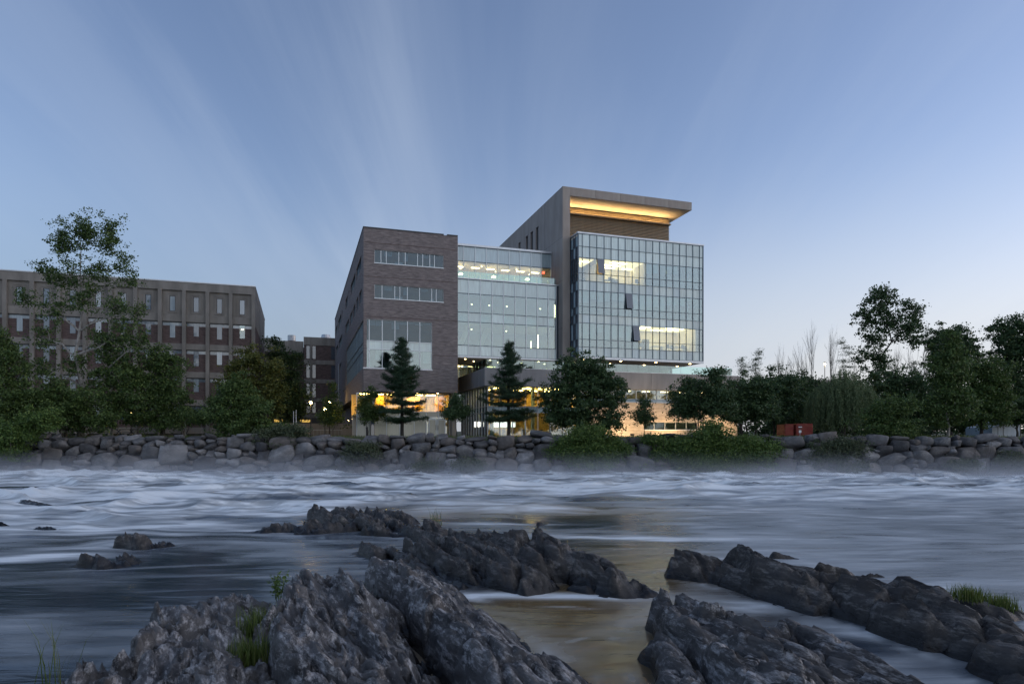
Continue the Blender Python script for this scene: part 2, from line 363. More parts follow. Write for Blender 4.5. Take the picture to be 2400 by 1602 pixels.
M_pave  = surf('plaza_paving', (.22,.215,.205), (.29,.28,.27), .8, .85, .1, 12)
BANK_Y = lambda x: 58.0 - .035*x                     # line of the wall's foot
# one ground sheet: river bed, bank slope, campus level, far rise
xs = np.concatenate([[-1500,-400,-160], np.arange(-100, 101, 4), [160,400,1500]]); prof = [(-300,-1.6),(-20,-1.4),(30,-1.2),(-99,0)]
rows = [(-400,-1.6,0),(-30,-1.5,0),(20,-1.4,0),(50,-1.3,0),(-.4,-1.0,1),(.6,-.4,1),(2.8,2.6,1),(3.6,GZ-.12,1),(5.0,GZ-.02,1),(9.0,GZ,1),(90,GZ,0),(120,GZ+.2,0),(170,GZ+1.5,0),(400,GZ+2,0),(3000,GZ+2,0)]
V = []; 
for a, z, rel in rows:
    for x in xs: V.append((x, a + (BANK_Y(np.clip(x,-100,100)) if rel else 0), z))
n = len(xs); Fc = [(i*n+j, i*n+j+1, (i+1)*n+j+1, (i+1)*n+j) for i in range(len(rows)-1) for j in range(n-1)]
M_ground = surf('ground_turf_soil', (.035,.045,.020), (.060,.070,.030), .6, .95, .2, 20)
tag(obj('ground', np_mesh('ground', V, Fc), M_ground), 'dark turf ground behind the river bank', kind='structure')
def sheet(name, pts, z, m):
    mb = MB(); mb.add([(p[0],p[1],z) for p in pts], [tuple(range(len(pts)))]); return tag(obj(name, mb, m), kind='structure')
sheet('lawn', [(-60,65.5),(60,61.5),(62,72),(-10,72),(-60,86)], GZ+.012, M_lawn)
sheet('plaza', [(-34,74),(-16,72.6),(-19,100),(-52,130),(-60,112),(-40,88)], GZ+.016, M_pave)
sheet('path', [(-18,70.3),(40,70.3+.0),(42,73.4),(-17.5,72.4)], GZ+.020, M_pave)

def facet(S, T, fs, ft, seed, tilt, off):
    """broken blocks: every cell of a jittered grid is one tilted plane, so neighbours meet in sharp breaks"""
    x = S*fs; y = T*ft; ix = np.floor(x); iy = np.floor(y); best = np.full(S.shape, 1e9); val = np.zeros(S.shape)
    for dx in (-1, 0, 1):
        for dy in (-1, 0, 1):
            cx, cy = ix+dx, iy+dy; h = [_hash(cx, cy, seed+k*7)/65536.0 for k in range(5)]
            px, py = cx+.1+.8*h[0], cy+.1+.8*h[1]; d = (x-px)**2+(y-py)**2; k = d < best
            v = off*(h[2]*2-1) + tilt*((h[3]*2-1)*(x-px)/fs*.6 + (h[4]*2-1.15)*(y-py)/ft)
            best = np.where(k, d, best); val = np.where(k, v, val)
    return val
# ---- foreground rock: heightfields built from tilted beds striking down-stream towards the viewer
ES = np.array((.42, -.907)); ET = np.array((.907, .42))   # strike (towards camera, right) and across-strike (right, away)
def outcrop(name, label, beds, seed, mat, res=.05, rough=1.0, cat='rock', group=None, sa_=1.0):
    """beds: list of (ridge [(px,py,z)...], width left of ridge, width right, floor)"""
    P = []; B = []
    for pts, wl, wr in beds:
        wl *= 1.2; wr *= 2.05
        q = []
        for px, py, z in pts:
            w = on_level(px, py, z); xy = np.array((w.x, w.y)); q.append((xy@ES, xy@ET, z))
        q = np.array(q); o = np.argsort(q[:,0]); q = q[o]; B.append((q, wl, wr)); P.append(q)
    al = np.vstack(P); mg = max(max(b[1], b[2]) for b in B) + .5
    s = np.arange(al[:,0].min()-mg*.8, al[:,0].max()+mg*.8, res*1.3); t = np.arange(al[:,1].min()-mg, al[:,1].max()+mg, res)
    S, T = np.meshgrid(s, t, indexing='ij')
    w1 = fbm(S*.45, T*.5, seed, 2)*.30*rough; w2 = fbm(S*.32, T*.7, seed+50, 3)*.18*rough
    S2, T2 = S+w1, T+w2
    Hh = np.full(S.shape, -1.2)
    for q, wl, wr in B:
        tc = np.interp(S2, q[:,0], q[:,1]); hc = np.interp(S2, q[:,0], q[:,2])
        over = np.maximum(q[0,0]-S2, 0) + np.maximum(S2-q[-1,0], 0)
        d = T2 - tc
        k = seed % 7 + len(B)
        wl_ = wl*(1+.35*fbm(S2*.8, S2*0+k, seed+3, 3)); wr_ = wr*(1+.35*fbm(S2*.7, S2*0+k+9, seed+5, 3))
        x = np.clip(np.where(d < 0, -d/wl_, d/wr_), 0, 3)
        cliff = np.power(x, 2.2); dip = .28*x + .72*np.power(x, 2.4)      # broken face on the left, planar dip slope on the right
        h = hc - (hc+.55)*np.where(d < 0, cliff, dip) - 1.9*over*over/(.25+over)
        Hh = np.maximum(Hh, h)
    amp = np.clip((Hh+.25)/.5, 0, 1)
    bil = lambda x, y, sd: np.abs(pn(x, y, sd))*2-.5                     # lumps parted by sharp creases
    big = bil(S*.45+w1, T*1.1+w2, seed+7)
    saw = lambda x: 1-(x-np.floor(x))                                    # bed edges: scarp on the left, dip slope to the right
    tw1 = T + .14*fbm(S*.3, T*.5, seed+81, 3) + .035*fbm(S*1.4, T*2, seed+83, 3); mod = np.clip(.65+1.1*fbm(S*.6, T*.9, seed+85, 2), .1, 1.4)
    Sw = S + .22*fbm(S*1.1, T*1.1, seed+91, 3); Tw = T + .12*fbm(S*1.3, T*1.5, seed+93, 3)
    Hh = Hh + amp*rough*(.08*big + sa_*(.15*mod*(saw(tw1/.62)-.5) + .06*mod*(saw(tw1/.25+.3)-.5))
        + facet(Sw, Tw, .55, 1.5, seed+101, .20, .045) + facet(Sw, Tw, .9, 4.2, seed+103, .24, .020) + facet(Sw, Tw, 2.2, 11, seed+105, .24, .007)
        + .03*fbm(S*.8, T*4.5, seed+31, 4, .6) + .010*fbm(S*5, T*20, seed+51, 3))
    for q_, (fs, ft, wd, dp) in enumerate(((.35,1.15,.05,.20),(.9,.7,.03,.10),(.5,2.6,.05,.08))):
        crack = np.abs(pn(S*fs+w2*1.5, T*ft+w1*1.5, seed+61+q_)); Hh -= amp*dp*rough*np.exp(-(crack/wd)**2)
    st = .15*rough; ph = Hh/st + 1.2*fbm(S*.8, T*.8, seed+71, 2); Hh = Hh - .35*st/(2*math.pi)*np.sin(2*math.pi*ph)*amp   # bedding steps
    lean = .14*np.clip(Hh, -.3, 1.5)
    X = S*ES[0] + (T-lean)*ET[0]; Y = S*ES[1] + (T-lean)*ET[1]
    nS, nT = S.shape; idx = np.arange(nS*nT).reshape(nS, nT)
    hm = np.maximum.reduce([Hh[:-1,:-1], Hh[1:,:-1], Hh[:-1,1:], Hh[1:,1:]])
    keep = hm > -.22
    q = np.stack([idx[:-1,:-1], idx[1:,:-1], idx[1:,1:], idx[:-1,1:]], -1)[keep]
    used = np.unique(q); re = np.full(nS*nT, -1); re[used] = np.arange(len(used))
    Vv = np.stack([X.ravel(), Y.ravel(), np.maximum(Hh, -.5).ravel()], -1)[used]
    c = Vv.mean(0); c[2] = 0
    me = np_mesh(name, Vv-c, re[q], True)
    o = tag(obj(name, me, mat, None, tuple(c)), label, cat, group)
    ROCKPTS.append(Vv[Vv[:,2] > -.08]); return o
ROCKPTS = []
outcrop('rock_outcrop', 'pale grey lichened broad bedrock mound with grass pocket at its flank', [
    ([(560,1392,.62),(520,1420,.66),(480,1500,.7),(420,1602,.7)], .75, .75), ([(500,1392,.66),(400,1450,.72),(330,1530,.75),(260,1610,.7)], .6, .9),
    ([(600,1500,.35),(620,1602,.45)], .6, .5), ([(480,1545,.8),(520,1640,.8)], .8, .7), ([(300,1570,.7),(340,1660,.75)], .7, .8), ([(225,1560,.5),(200,1640,.6)], .55, .8), ([(470,1440,.60),(420,1530,.64),(400,1660,.66)], 1.1, 1.0)], 3, M_rock, .036, 1.15, sa_=.45)
outcrop('rock_outcrop', 'pale grey twin-ridged bedrock with a leafy weed at its shoulder', [
    ([(735,1338,.80),(690,1400,.85),(720,1500,.85),(790,1620,.8)], .42, .62), ([(815,1340,.72),(850,1420,.78),(900,1520,.72),(960,1620,.7)], .35, .55),
    ([(660,1440,.55),(660,1560,.55)], .4, .5), ([(930,1520,.35),(1000,1575,.25)], .4, .35), ([(880,1530,.75),(920,1640,.8)], .35, .5), ([(760,1385,.68),(800,1480,.70),(870,1640,.70)], .6, .55)], 19, M_rock, .036, 1.1, sa_=.6)
outcrop('rock_outcrop', 'single long smooth rounded rock slab beside a still pool', [
    ([(900,1304,.72),(960,1345,.74),(1060,1420,.78),(1180,1520,.80),(1290,1640,.8)], .42, .80)], 31, M_rock, .036, .75, sa_=.8)
outcrop('rock_outcrop', 'low broken rock sliver between the long slab and the brown pool', [
    ([(1275,1530,.22),(1330,1570,.24),(1400,1640,.22)], .18, .30)], 37, M_rock_d, .036, .6)
outcrop('rock_outcrop', 'dark ridged bedrock island of parallel tilted beds in midstream', [
    ([(908,1276,.28),(1000,1330,.22),(1060,1372,.08)], .22, .40), ([(958,1258,.52),(1060,1305,.5),(1215,1372,.12)], .20, .55),
    ([(1000,1238,.66),(1100,1280,.66),(1220,1345,.40)], .22, .50), ([(1060,1236,.70),(1150,1268,.74),(1240,1325,.52)], .22, .45),
    ([(1120,1237,.72),(1200,1258,.78),(1260,1300,.60)], .25, .6), ([(1190,1250,.76),(1310,1270,.78),(1330,1310,.5)], .5, .7),
    ([(1340,1280,.72),(1420,1305,.62),(1480,1345,.40),(1525,1384,.12)], .75, .35), ([(1340,1362,.16),(1440,1375,.18),(1500,1385,.10)], .3, .4)], 43, M_rock_d, .042)
outcrop('rock_outcrop', 'dark ragged rock reef of short slanting beds standing out in the rapids', [
    ([(735,1187,.55),(800,1205,.5),(850,1225,.2)], .25, .5), ([(780,1186,.5),(850,1208,.5),(900,1232,.25)], .25, .45), ([(815,1188,.5),(890,1212,.45)], .25, .45),
    ([(865,1190,.48),(920,1215,.4),(960,1240,.15)], .25, .45), ([(905,1188,.5),(950,1202,.42)], .3, .5), ([(950,1228,.35),(1000,1238,.35)], .3, .4), ([(860,1228,.35),(930,1246,.15)], .3, .4)], 57, M_rock_d, .06)
outcrop('rock_outcrop', 'long low brown-topped rock hump lying across the current', [
    ([(620,1238,.10),(660,1226,.28)], 1.0, .5), ([(690,1222,.32),(740,1218,.40)], .9, .9), ([(780,1220,.38),(830,1228,.22)], .7, .8), ([(735,1228,.32),(790,1232,.22)], .8, .7)], 61, M_rock_d, .06, .7)
outcrop('rock_outcrop', 'small pointed rock with dry stems on the ridged island', [([(1010,1218,.62),(1045,1232,.5)], .35, .45), ([(985,1232,.45),(1030,1248,.4)], .3, .4)], 67, M_rock_d, .05, .8)
outcrop('boulder', 'single rounded boulder standing alone off the ridged island', [([(860,1262,.42),(885,1275,.35)], .32, .30)], 71, M_rock_d, .04, .5, 'boulder')
outcrop('boulder', 'wet black rock awash in rapids, wider and flatter of a pair', [([(300,1258,.32),(340,1252,.40)], .5, .5), ([(370,1262,.22),(390,1275,.08)], .35, .3)], 73, M_rock_d, .045, .9, 'boulder')
outcrop('boulder', 'wet black rock awash in rapids, taller-humped of a pair', [([(215,1290,.40),(250,1300,.30)], .42, .42), ([(290,1295,.28),(315,1306,.12)], .35, .32)], 79, M_rock_d, .045, .9, 'boulder')
outcrop('boulder', 'low dark rock hardly breaking the foam beyond the wet black pair', [([(95,1232,.16),(130,1236,.12)], .5, .4)], 83, M_rock_d, .05, .6, 'boulder')
outcrop('boulder', 'dark ragged rock half under foam, bigger than the flat one beside it', [([(8,1222,.25),(40,1234,.05)], .5, .35)], 85, M_rock_d, .05, .7, 'boulder')
outcrop('boulder', 'thin dark rock crest drowned by the upper rapids', [([(55,1172,.18),(120,1182,.12)], .8, .5)], 87, M_rock_d, .07, .6, 'boulder')
outcrop('boulder', 'tiny dark rock alone in the smooth run below the tower', [([(1262,1219,.16),(1280,1224,.06)], .3, .25)], 89, M_rock_d, .04, .5, 'boulder')
outcrop('rock_outcrop', 'long dark rock bank with blocky end and notched crest', [
    ([(1600,1292,.55),(1680,1300,.55)], .6, .5), ([(1735,1273,.82),(1800,1310,.75),(1900,1350,.6)], .45, .6), ([(1830,1316,.62),(1960,1352,.62),(2080,1400,.5)], .5, .6),
    ([(1690,1313,.48),(1800,1352,.42),(1930,1395,.35),(2010,1425,.1)], .32, .40), ([(1990,1342,.60),(2120,1378,.62),(2260,1430,.6),(2370,1490,.4)], .55, .6),
    ([(2080,1415,.46),(2180,1440,.5),(2265,1495,.22)], .35, .5), ([(2160,1385,.5),(2290,1440,.55),(2400,1500,.45)], .4, .6), ([(1780,1318,.5),(1960,1372,.46),(2200,1432,.45)], .6, .5)], 91, M_rock_d, .042)
outcrop('rock_outcrop', 'big dark fluted rock mass beside the brown pool', [
    ([(1548,1390,.62),(1620,1440,.66),(1720,1520,.7),(1850,1640,.7)], .30, .50), ([(1600,1396,.58),(1700,1446,.66),(1820,1540,.72),(1960,1660,.7)], .4, .6),
    ([(1560,1480,.45),(1600,1560,.5),(1680,1660,.5)], .35, .45), ([(1640,1450,.54),(1740,1530,.58),(1860,1660,.58)], .6, .7)], 97, M_rock, .036)
outcrop('rock_outcrop', 'dark sloping rock with a peaked upper end holding a small puddle', [
    ([(1835,1446,.62),(1900,1480,.52),(2010,1540,.5),(2130,1620,.42)], .40, .55), ([(1800,1478,.4),(1900,1540,.5),(2020,1640,.5)], .4, .5)], 101, M_rock, .038)
outcrop('rock_outcrop', 'low grassy rock shelf along the smooth water', [([(2130,1352,.42),(2220,1380,.38),(2320,1408,.22),(2390,1430,.10)], .5, .5), ([(2260,1392,.34),(2360,1420,.2)], .4, .35)], 103, M_rock_d, .05, .8)
outcrop('boulder', 'small flat rock poking out behind the notched rock bank', [([(1820,1293,.16),(1870,1304,.05)], .28, .25)], 107, M_rock_d, .04, .5, 'boulder')
outcrop('boulder', 'smooth wedge of rock leaning behind the notched rock bank', [([(1930,1315,.62),(1985,1330,.5)], .22, .4)], 109, M_rock_d, .04, .45, 'boulder')
outcrop('boulder', 'speck of dark rock beside the grassy rock shelf', [([(2045,1338,.14),(2065,1346,.05)], .2, .2)], 113, M_rock_d, .04, .4, 'boulder')
outcrop('rock_outcrop', 'grey rounded rock corner below the notched bank with a foam line', [([(2350,1512,.40),(2440,1530,.45)], .45, .5), ([(2385,1570,.3),(2460,1580,.4)], .3, .4)], 127, M_rock_d, .04, .6)

# ---- the river
def river():
    dx = .16; x = np.arange(-64, 64.01, dx); y = np.concatenate([np.arange(3, 30, .13), np.arange(30, 62.5, .2)])
    X, Y = np.meshgrid(x, y, indexing='xy')
    rapid = sstep(24, 40, Y + 1.0*np.clip(-X-2, 0, 9) - .25*np.clip(X-6, 0, 22))
    wx = fbm(X*.10, Y*.10, 5, 3)*2.6; wy = fbm(X*.13+9, Y*.13, 6, 3)*1.5 + 2.2*fbm(X*.16, Y*.22, 8, 3)
    # standing waves: humps whose crests lie across the current
    r1 = ridge(X*.115+wx*.22, Y*.26+wy*.3, 12, 2); r2 = fbm(X*.25+wx*.3, Y*.7+wy*.5, 14, 3)
    H = rapid*(.34*np.clip(r1, -.2, 1)**2*1.2 + .16*r2)
    H += (1-rapid)*.018*fbm(X*.6+wx, Y*1.3+wy, 16, 3)
    foam = np.zeros_like(X)
    def hump(px, py, wxm, wym, h, f):
        nonlocal H, foam
        c = on_level(px, py, h*.6); g = np.exp(-((X-c.x)/wxm)**2 - ((Y-c.y)/wym)**2); H = H + h*g
        g2 = np.exp(-((X-c.x-wxm*.25)/(wxm*1.2))**2 - ((Y-c.y+.25)/(wym*.9))**2); foam = foam + f*g2
    for px, py, a, b, h, f in ((1006,1142,3.2,2.2,.38,.5),(1194,1140,3.0,2.0,.42,.6),(1370,1144,3.0,2.0,.36,.5),(1213,1188,2.2,1.0,.24,.8),(1052,1178,1.8,.9,.16,.7),
        (1560,1150,3.5,2.2,.40,.45),(1700,1146,3.5,2.0,.36,.45),(1900,1156,4,2.2,.34,.3),(2100,1150,3.5,2.2,.38,.35),(2290,1160,3.5,2,.3,.3),(640,1150,4,2.2,.25,.4),(420,1150,5,1.8,.26,.45),
        (120,1112,7,2.2,.45,.6),(250,1128,6,1.6,.25,.5),(350,1170,3,1.2,.22,.6),(480,1140,3,1.4,.2,.5),(800,1128,4,1.6,.22,.4),(30,1160,4,1.4,.2,.5),(2020,1128,5,1.4,.2,.3),(1480,1118,6,1.5,.2,.3)):
        hump(px, py, a, b, h, f)
    # silky streaks drawn out along the flow
    s1 = ridge(X*.055+wx*.12, Y*.55+wy*.55+H*2.2, 21, 3); s2 = fbm(X*.09+wx*.2, Y*1.6+wy*1.2, 23, 4); s3 = fbm(X*.2+wx*.2, Y*.35+wy*.3, 25, 3)
    base = np.clip(.62 + 1.0*(s1-.45) + .85*s2 + .8*s3, .06, 1.3)
    foam = foam*(.55+.6*np.clip(s1,0,1)) + rapid*base*.95
    calm = (1-rapid); right = sstep(3.5, 7, X)*sstep(11, 16, Y); foam += calm*right*(.24+.12*s2)  # right-hand smooth run: sky reflection painted in as a pale tone
    s4 = fbm(X*.22+wx*.5, Y*.45+wy*.6, 27, 4)
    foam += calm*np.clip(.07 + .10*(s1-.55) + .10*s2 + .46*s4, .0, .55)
    # plumes in the near channels (centre, half length, half width, turn, strength)
    for px, py, l, w, a, f in ((60,1310,1.9,.42,12,1.5),(150,1300,1.1,.22,14,.6),(235,1245,1.0,.55,20,1.1),(330,1238,1.6,.35,10,.45),(450,1230,1.5,.45,-8,1.1),(520,1240,.9,.25,-12,.5),(330,1330,2.0,.12,12,.4),(620,1212,2.0,.6,3,.7),(700,1204,1.4,.5,0,.6),
        (560,1345,1.2,.12,8,.4),(630,1350,.8,.14,6,.5),(520,1215,3.0,.35,2,.5),(200,1222,3,.3,-2,.4),(120,1200,4,.5,-2,.6),(420,1195,4,.7,2,.55),
        (1275,1360,.55,.17,-12,1.15),(1180,1396,1.3,.26,0,1.1),(1320,1394,1.5,.22,0,.9),(1450,1398,.8,.12,2,.35),(1330,1424,.5,.07,-10,.6),(1110,1404,.35,.14,-40,.8),(1010,1335,.16,1.5,26,.5),(960,1320,.12,.8,26,.35),(1030,1370,.2,.8,26,.4),
        (1010,1265,.6,.14,8,.9),(1120,1226,1.6,.22,-4,.7),(1420,1258,2.4,.35,-2,.75),(1520,1264,1.6,.3,-3,.6),(1620,1262,2.2,.3,-3,.4),(1260,1228,2.0,.18,-2,.4),(1450,1500,.12,.2,30,.3),
        (1830,1420,1.2,.30,-22,.6),(1760,1428,.6,.2,-22,.5),(1980,1470,.9,.35,-28,.45),(2060,1500,.8,.3,-28,.35),(2140,1488,.9,.05,-24,.6),(2240,1512,.4,.05,-10,.7),(1530,1388,.2,.08,0,.8),(900,1395,.16,.25,20,.9),(890,1350,.1,.25,20,.8),(1340,1500,.25,.04,30,.4),(590,1460,.12,.3,10,.9)):
        c = on_level(px, py, 0); t = R(a); du = (X-c.x)*math.cos(t)+(Y-c.y)*math.sin(t); dv = -(X-c.x)*math.sin(t)+(Y-c.y)*math.cos(t)
        dv = dv + .25*w*np.sin(du*2.1/l+px)
        foam += f*np.exp(-(du/l)**2-(dv/w)**2)*(.72+.7*s2)
    # lace where rock meets water
    occ = np.zeros_like(X)
    for P in ROCKPTS:
        i = np.clip(((P[:,0]+64)/dx).astype(int), 0, len(x)-1); j = np.clip(np.searchsorted(y, P[:,1]), 0, len(y)-1); occ[j, i] = 1
    bl = occ.copy()
    for _ in range(3): bl = (bl + np.roll(bl,1,0)+np.roll(bl,-1,0)+np.roll(bl,1,1)+np.roll(bl,-1,1))/5
    nearrock = bl*(1-occ)
    foam += 1.1*nearrock*np.clip(.25+.9*fbm(X*.7, Y*.9, 33, 3), 0, 1)
    bl2 = occ.copy()
    for _ in range(10): bl2 = (bl2 + np.roll(bl2,1,0)+np.roll(bl2,-1,0)+np.roll(bl2,1,1)+np.roll(bl2,-1,1))/5
    wake = np.zeros_like(X); sh = occ*0+bl
    for q in range(1, 22): wake = np.maximum(wake, np.roll(sh, -q, 1)*(1-q/22)*.9)
    foam += .55*wake*(1-occ)*np.clip(.35+.9*s2+.5*s4, 0, 1)*sstep(13, 17, Y)
    H = H*(1-.6*np.clip(bl2*2,0,1))
    # silt: sheltered pools carry brown water, tint strengthened to paint in golden reflection
    silt_reflection = np.zeros_like(X)
    for px, py, a, b in ((1400,1500,1.5,3.2),(1500,1330,2.4,4.2),(1330,1440,2.0,1.6),(1040,1530,.9,2.2),(1250,1200,7,2.5)):
        c = on_level(px, py, 0); silt_reflection += np.exp(-((X-c.x)/a)**2-((Y-c.y)/b)**2)
    Z = H
    ny, nx = X.shape; idx = np.arange(ny*nx).reshape(ny, nx)
    q = np.stack([idx[:-1,:-1], idx[:-1,1:], idx[1:,1:], idx[1:,:-1]], -1).reshape(-1, 4)
    me = np_mesh('river', np.stack([X.ravel(), Y.ravel(), Z.ravel()], -1), q, True)
    for nm, arr in (('foam', np.clip(foam, 0, 1.3)), ('silt_reflection', np.clip(silt_reflection, 0, 1))):  # first attribute also holds the sky reflection painted on the smooth run
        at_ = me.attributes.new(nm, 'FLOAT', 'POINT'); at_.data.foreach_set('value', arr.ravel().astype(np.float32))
    return me
def water_mat():
    m, N, L = new_mat('river_water')
    out = N.new('ShaderNodeOutputMaterial'); b = N.new('ShaderNodeBsdfPrincipled'); b.inputs['IOR'].default_value = 1.33; b.inputs['Specular IOR Level'].default_value = .5
    fo = N.new('ShaderNodeAttribute'); fo.attribute_name = 'foam'; si = N.new('ShaderNodeAttribute'); si.attribute_name = 'silt_reflection'
    geo = N.new('ShaderNodeNewGeometry')
    def noise(scale, st, d, rot=0):
        mp = N.new('ShaderNodeMapping'); mp.inputs['Scale'].default_value = st; mp.inputs['Rotation'].default_value = (0,0,rot); L.new(geo.outputs['Position'], mp.inputs[0])
        n = N.new('ShaderNodeTexNoise'); n.inputs['Scale'].default_value = scale; n.inputs['Detail'].default_value = d; n.inputs['Distortion'].default_value = .6; L.new(mp.outputs[0], n.inputs[0]); return n.outputs[0]
    def rng_(x, lo, hi, a, c):
        q = N.new('ShaderNodeMapRange'); q.inputs[1].default_value = lo; q.inputs[2].default_value = hi; q.inputs[3].default_value = a; q.inputs[4].default_value = c; L.new(x, q.inputs[0]); return q.outputs[0]
    def mul(a, c):
        q = N.new('ShaderNodeMath'); q.operation = 'MULTIPLY'; q.use_clamp = True; L.new(a, q.inputs[0])
        if isinstance(c, float): q.inputs[1].default_value = c
        else: L.new(c, q.inputs[1])
        return q.outputs[0]
    st = rng_(noise(1.0, (.45, 2.3, 1), 5, R(6)), .32, .68, .55, 1.35)
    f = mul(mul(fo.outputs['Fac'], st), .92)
    wc = N.new('ShaderNodeMix'); wc.data_type = 'RGBA'; wc.inputs[6].default_value = (.014,.028,.048,1); wc.inputs[7].default_value = (.13,.088,.036,1); L.new(si.outputs['Fac'], wc.inputs[0])  # brown strengthened to paint in the canopy's golden reflection
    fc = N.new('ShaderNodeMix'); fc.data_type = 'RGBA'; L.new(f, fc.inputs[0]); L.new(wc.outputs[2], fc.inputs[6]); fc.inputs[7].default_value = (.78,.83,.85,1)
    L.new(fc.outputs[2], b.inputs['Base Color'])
    ra = rng_(f, 0, .5, .17, .55); L.new(ra, b.inputs['Roughness'])
    n1 = noise(1.0, (.55, 2.4, 1), 4, R(3))
    bp = N.new('ShaderNodeBump'); bp.inputs['Strength'].default_value = .22; bp.inputs['Distance'].default_value = .10; L.new(n1, bp.inputs['Height']); L.new(bp.outputs[0], b.inputs['Normal'])
    L.new(b.outputs[0], out.inputs[0]); return m
M_water = water_mat()
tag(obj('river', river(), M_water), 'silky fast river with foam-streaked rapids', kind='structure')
mbr = MB()
for a in ((-600,-64.01,-60,62.4),(64.01,600,-60,62.4),(-64,64,-60,2.99)): mbr.quad((a[0],a[2],-.02),(a[1],a[2],-.02),(a[1],a[3],-.02),(a[0],a[3],-.02))
tag(obj('river', mbr, M_water), 'river continuing up and down stream', kind='structure')

# ---- boulder retaining wall: stones stacked by a skyline packer, each one a part
def stone_shapes():
    out = []
    for k in range(14):
        r = np.random.default_rng(100+k)
        n = 5; V = []; Fq = []; ids = {}
        def vid(p):
            key = tuple(np.round(p, 5))
            if key not in ids: ids[key] = len(V); V.append(p)
            return ids[key]
        for ax in range(3):
            for sg in (-1, 1):
                for i in range(n-1):
                    for j in range(n-1):
                        cs = []
                        for di, dj in ((0,0),(1,0),(1,1),(0,1)):
                            p = np.zeros(3); p[ax] = sg; p[(ax+1) % 3] = -1+2*(i+di)/(n-1); p[(ax+2) % 3] = -1+2*(j+dj)/(n-1); cs.append(vid(p))
                        Fq.append(cs if sg > 0 else cs[::-1])
        P = np.array(V, float)
        sph = P/np.linalg.norm(P, axis=1)[:,None]*1.28; rd = r.uniform(.05, .45); P = P*(1-rd)+sph*rd
        for _ in range(10):                               # planar breaks
            nrm = r.normal(size=3); nrm /= np.linalg.norm(nrm); d = r.uniform(.66, 1.0); ov = P@nrm - d; P = P - np.outer(np.clip(ov, 0, None)*.85, nrm)
        P += .055*np.stack([fbm(P[:,0]*1.7+k, P[:,1]*1.7+P[:,2], 7+k, 3) for _ in range(1)]*3, -1)*sph
        P /= np.abs(P).max(0)
        me = np_mesh('stone', P*.5, np.array(Fq), False)
        out.append(me)
    return out
STONES = stone_shapes()
stone_mats = {}
def stone_mesh(k, mi):
    if (k, mi) not in stone_mats:
        me = STONES[k].copy(); me.materials.append(M_boulder[mi]); stone_mats[(k, mi)] = me
    return stone_mats[(k, mi)]
wall_root = tag(empty('boulder_wall', (0, BANK_Y(0), 0)), 'retaining wall of stacked grey boulders along the far river bank', 'wall')
def pack_wall():
    r = random.Random(21); dx = .1; x0 = -50.0; n = int(100/dx); sky = np.full(n, -.15) + np.array([.12*math.sin(i*.13)+.1*math.sin(i*.041) for i in range(n)])
    cnt = 0; top = lambda x: 3.22 + .10*math.sin(x*.5) + .08*math.sin(x*1.7)
    placed = []
    for _ in range(4000):
        lim = np.array([top(x0+i*dx) for i in range(n)]); avail = np.where(sky < lim-.25)[0]
        if len(avail) == 0: break
        i = avail[np.argmin(sky[avail])]; z = sky[i]
        a = b = i
        while a > 0 and sky[a-1] < z+.22: a -= 1
        while b < n-1 and sky[b+1] < z+.22: b += 1
        span = (b-a+1)*dx
        w = r.choice((.7,1.0,1.2,1.5,1.9,2.4) if z < 1.2 else (.7,.9,1.2,1.5,1.9)) * r.uniform(.85,1.15)
        if w > span: w = span if span > .35 else .45
        elif span-w < .5: w = span if span < 2.6 else span/2
        h = min(max(.28, w*r.uniform(.42,.78)), 1.55)
        if z+h > lim[i]+.25: h = max(.3, lim[i]+r.uniform(-.05,.12)-z)
        k0 = a if (i-a) < (b-i) else max(a, b-int(w/dx)+1)
        k1 = min(n-1, k0+int(round(w/dx))-1)
        zb = sky[k0:k1+1].mean(); sky[k0:k1+1] = zb+h*.93
        placed.append((x0+(k0+k1+1)/2*dx, zb+h/2, (k1-k0+1)*dx, h)); 
    return placed, r
placed, r_ = pack_wall()
# the vegetation hides some stones completely: those are left out
def hidden(px): return 1530 < px < 1790
seen = []
for x, z, w, h in placed:
    yy = BANK_Y(x) + .35 + max(z,0)*.62; px = CX + x/yy*F
    if -25 < px < 2425 and not (1570 < px < 1750 and z < 2.6): seen.append((x, yy, z, w, h))
seen.sort(key=lambda q: -q[3]*q[4]); fillV = []; fillF = []; fn = 0
for i, (x, yy, z, w, h) in enumerate(seen):
    u = r_.random(); mi = 0 if u < .42 else 1 if u < .62 else 2 if u < .88 else 3; k = r_.randrange(14)
    loc = (x, yy-BANK_Y(0)+r_.uniform(-.12,.12), z); sc3 = (w*1.10, r_.uniform(1.1,1.6), h*1.14)
    rot = (R(-14+r_.uniform(-10,10)), R(r_.uniform(-9,9)), R(r_.uniform(-16,16)+(180 if r_.random() < .5 else 0)))
    if i < 300:
        o = bpy.data.objects.new('stone', stone_mesh(k, mi)); col.objects.link(o); o.parent = wall_root; o.location = loc; o.scale = sc3; o.rotation_euler = rot
    else:                                               # the smallest chinking stones, joined
        from mathutils import Euler
        Mx = Matrix.Translation(loc) @ Euler(rot).to_matrix().to_4x4() @ Matrix.Diagonal((*sc3, 1)); me = STONES[k]
        fillV += [tuple(Mx @ v.co) for v in me.vertices]; fillF += [tuple(q+fn for q in p.vertices) for p in me.polygons]; fn = len(fillV)
if fillV:
    me = bpy.data.meshes.new('chinking_stones'); me.from_pydata(fillV, [], fillF); o = obj('chinking_stones', me, M_boulder[0], wall_root); o['kind'] = 'stuff'
print('STONES', len(seen))
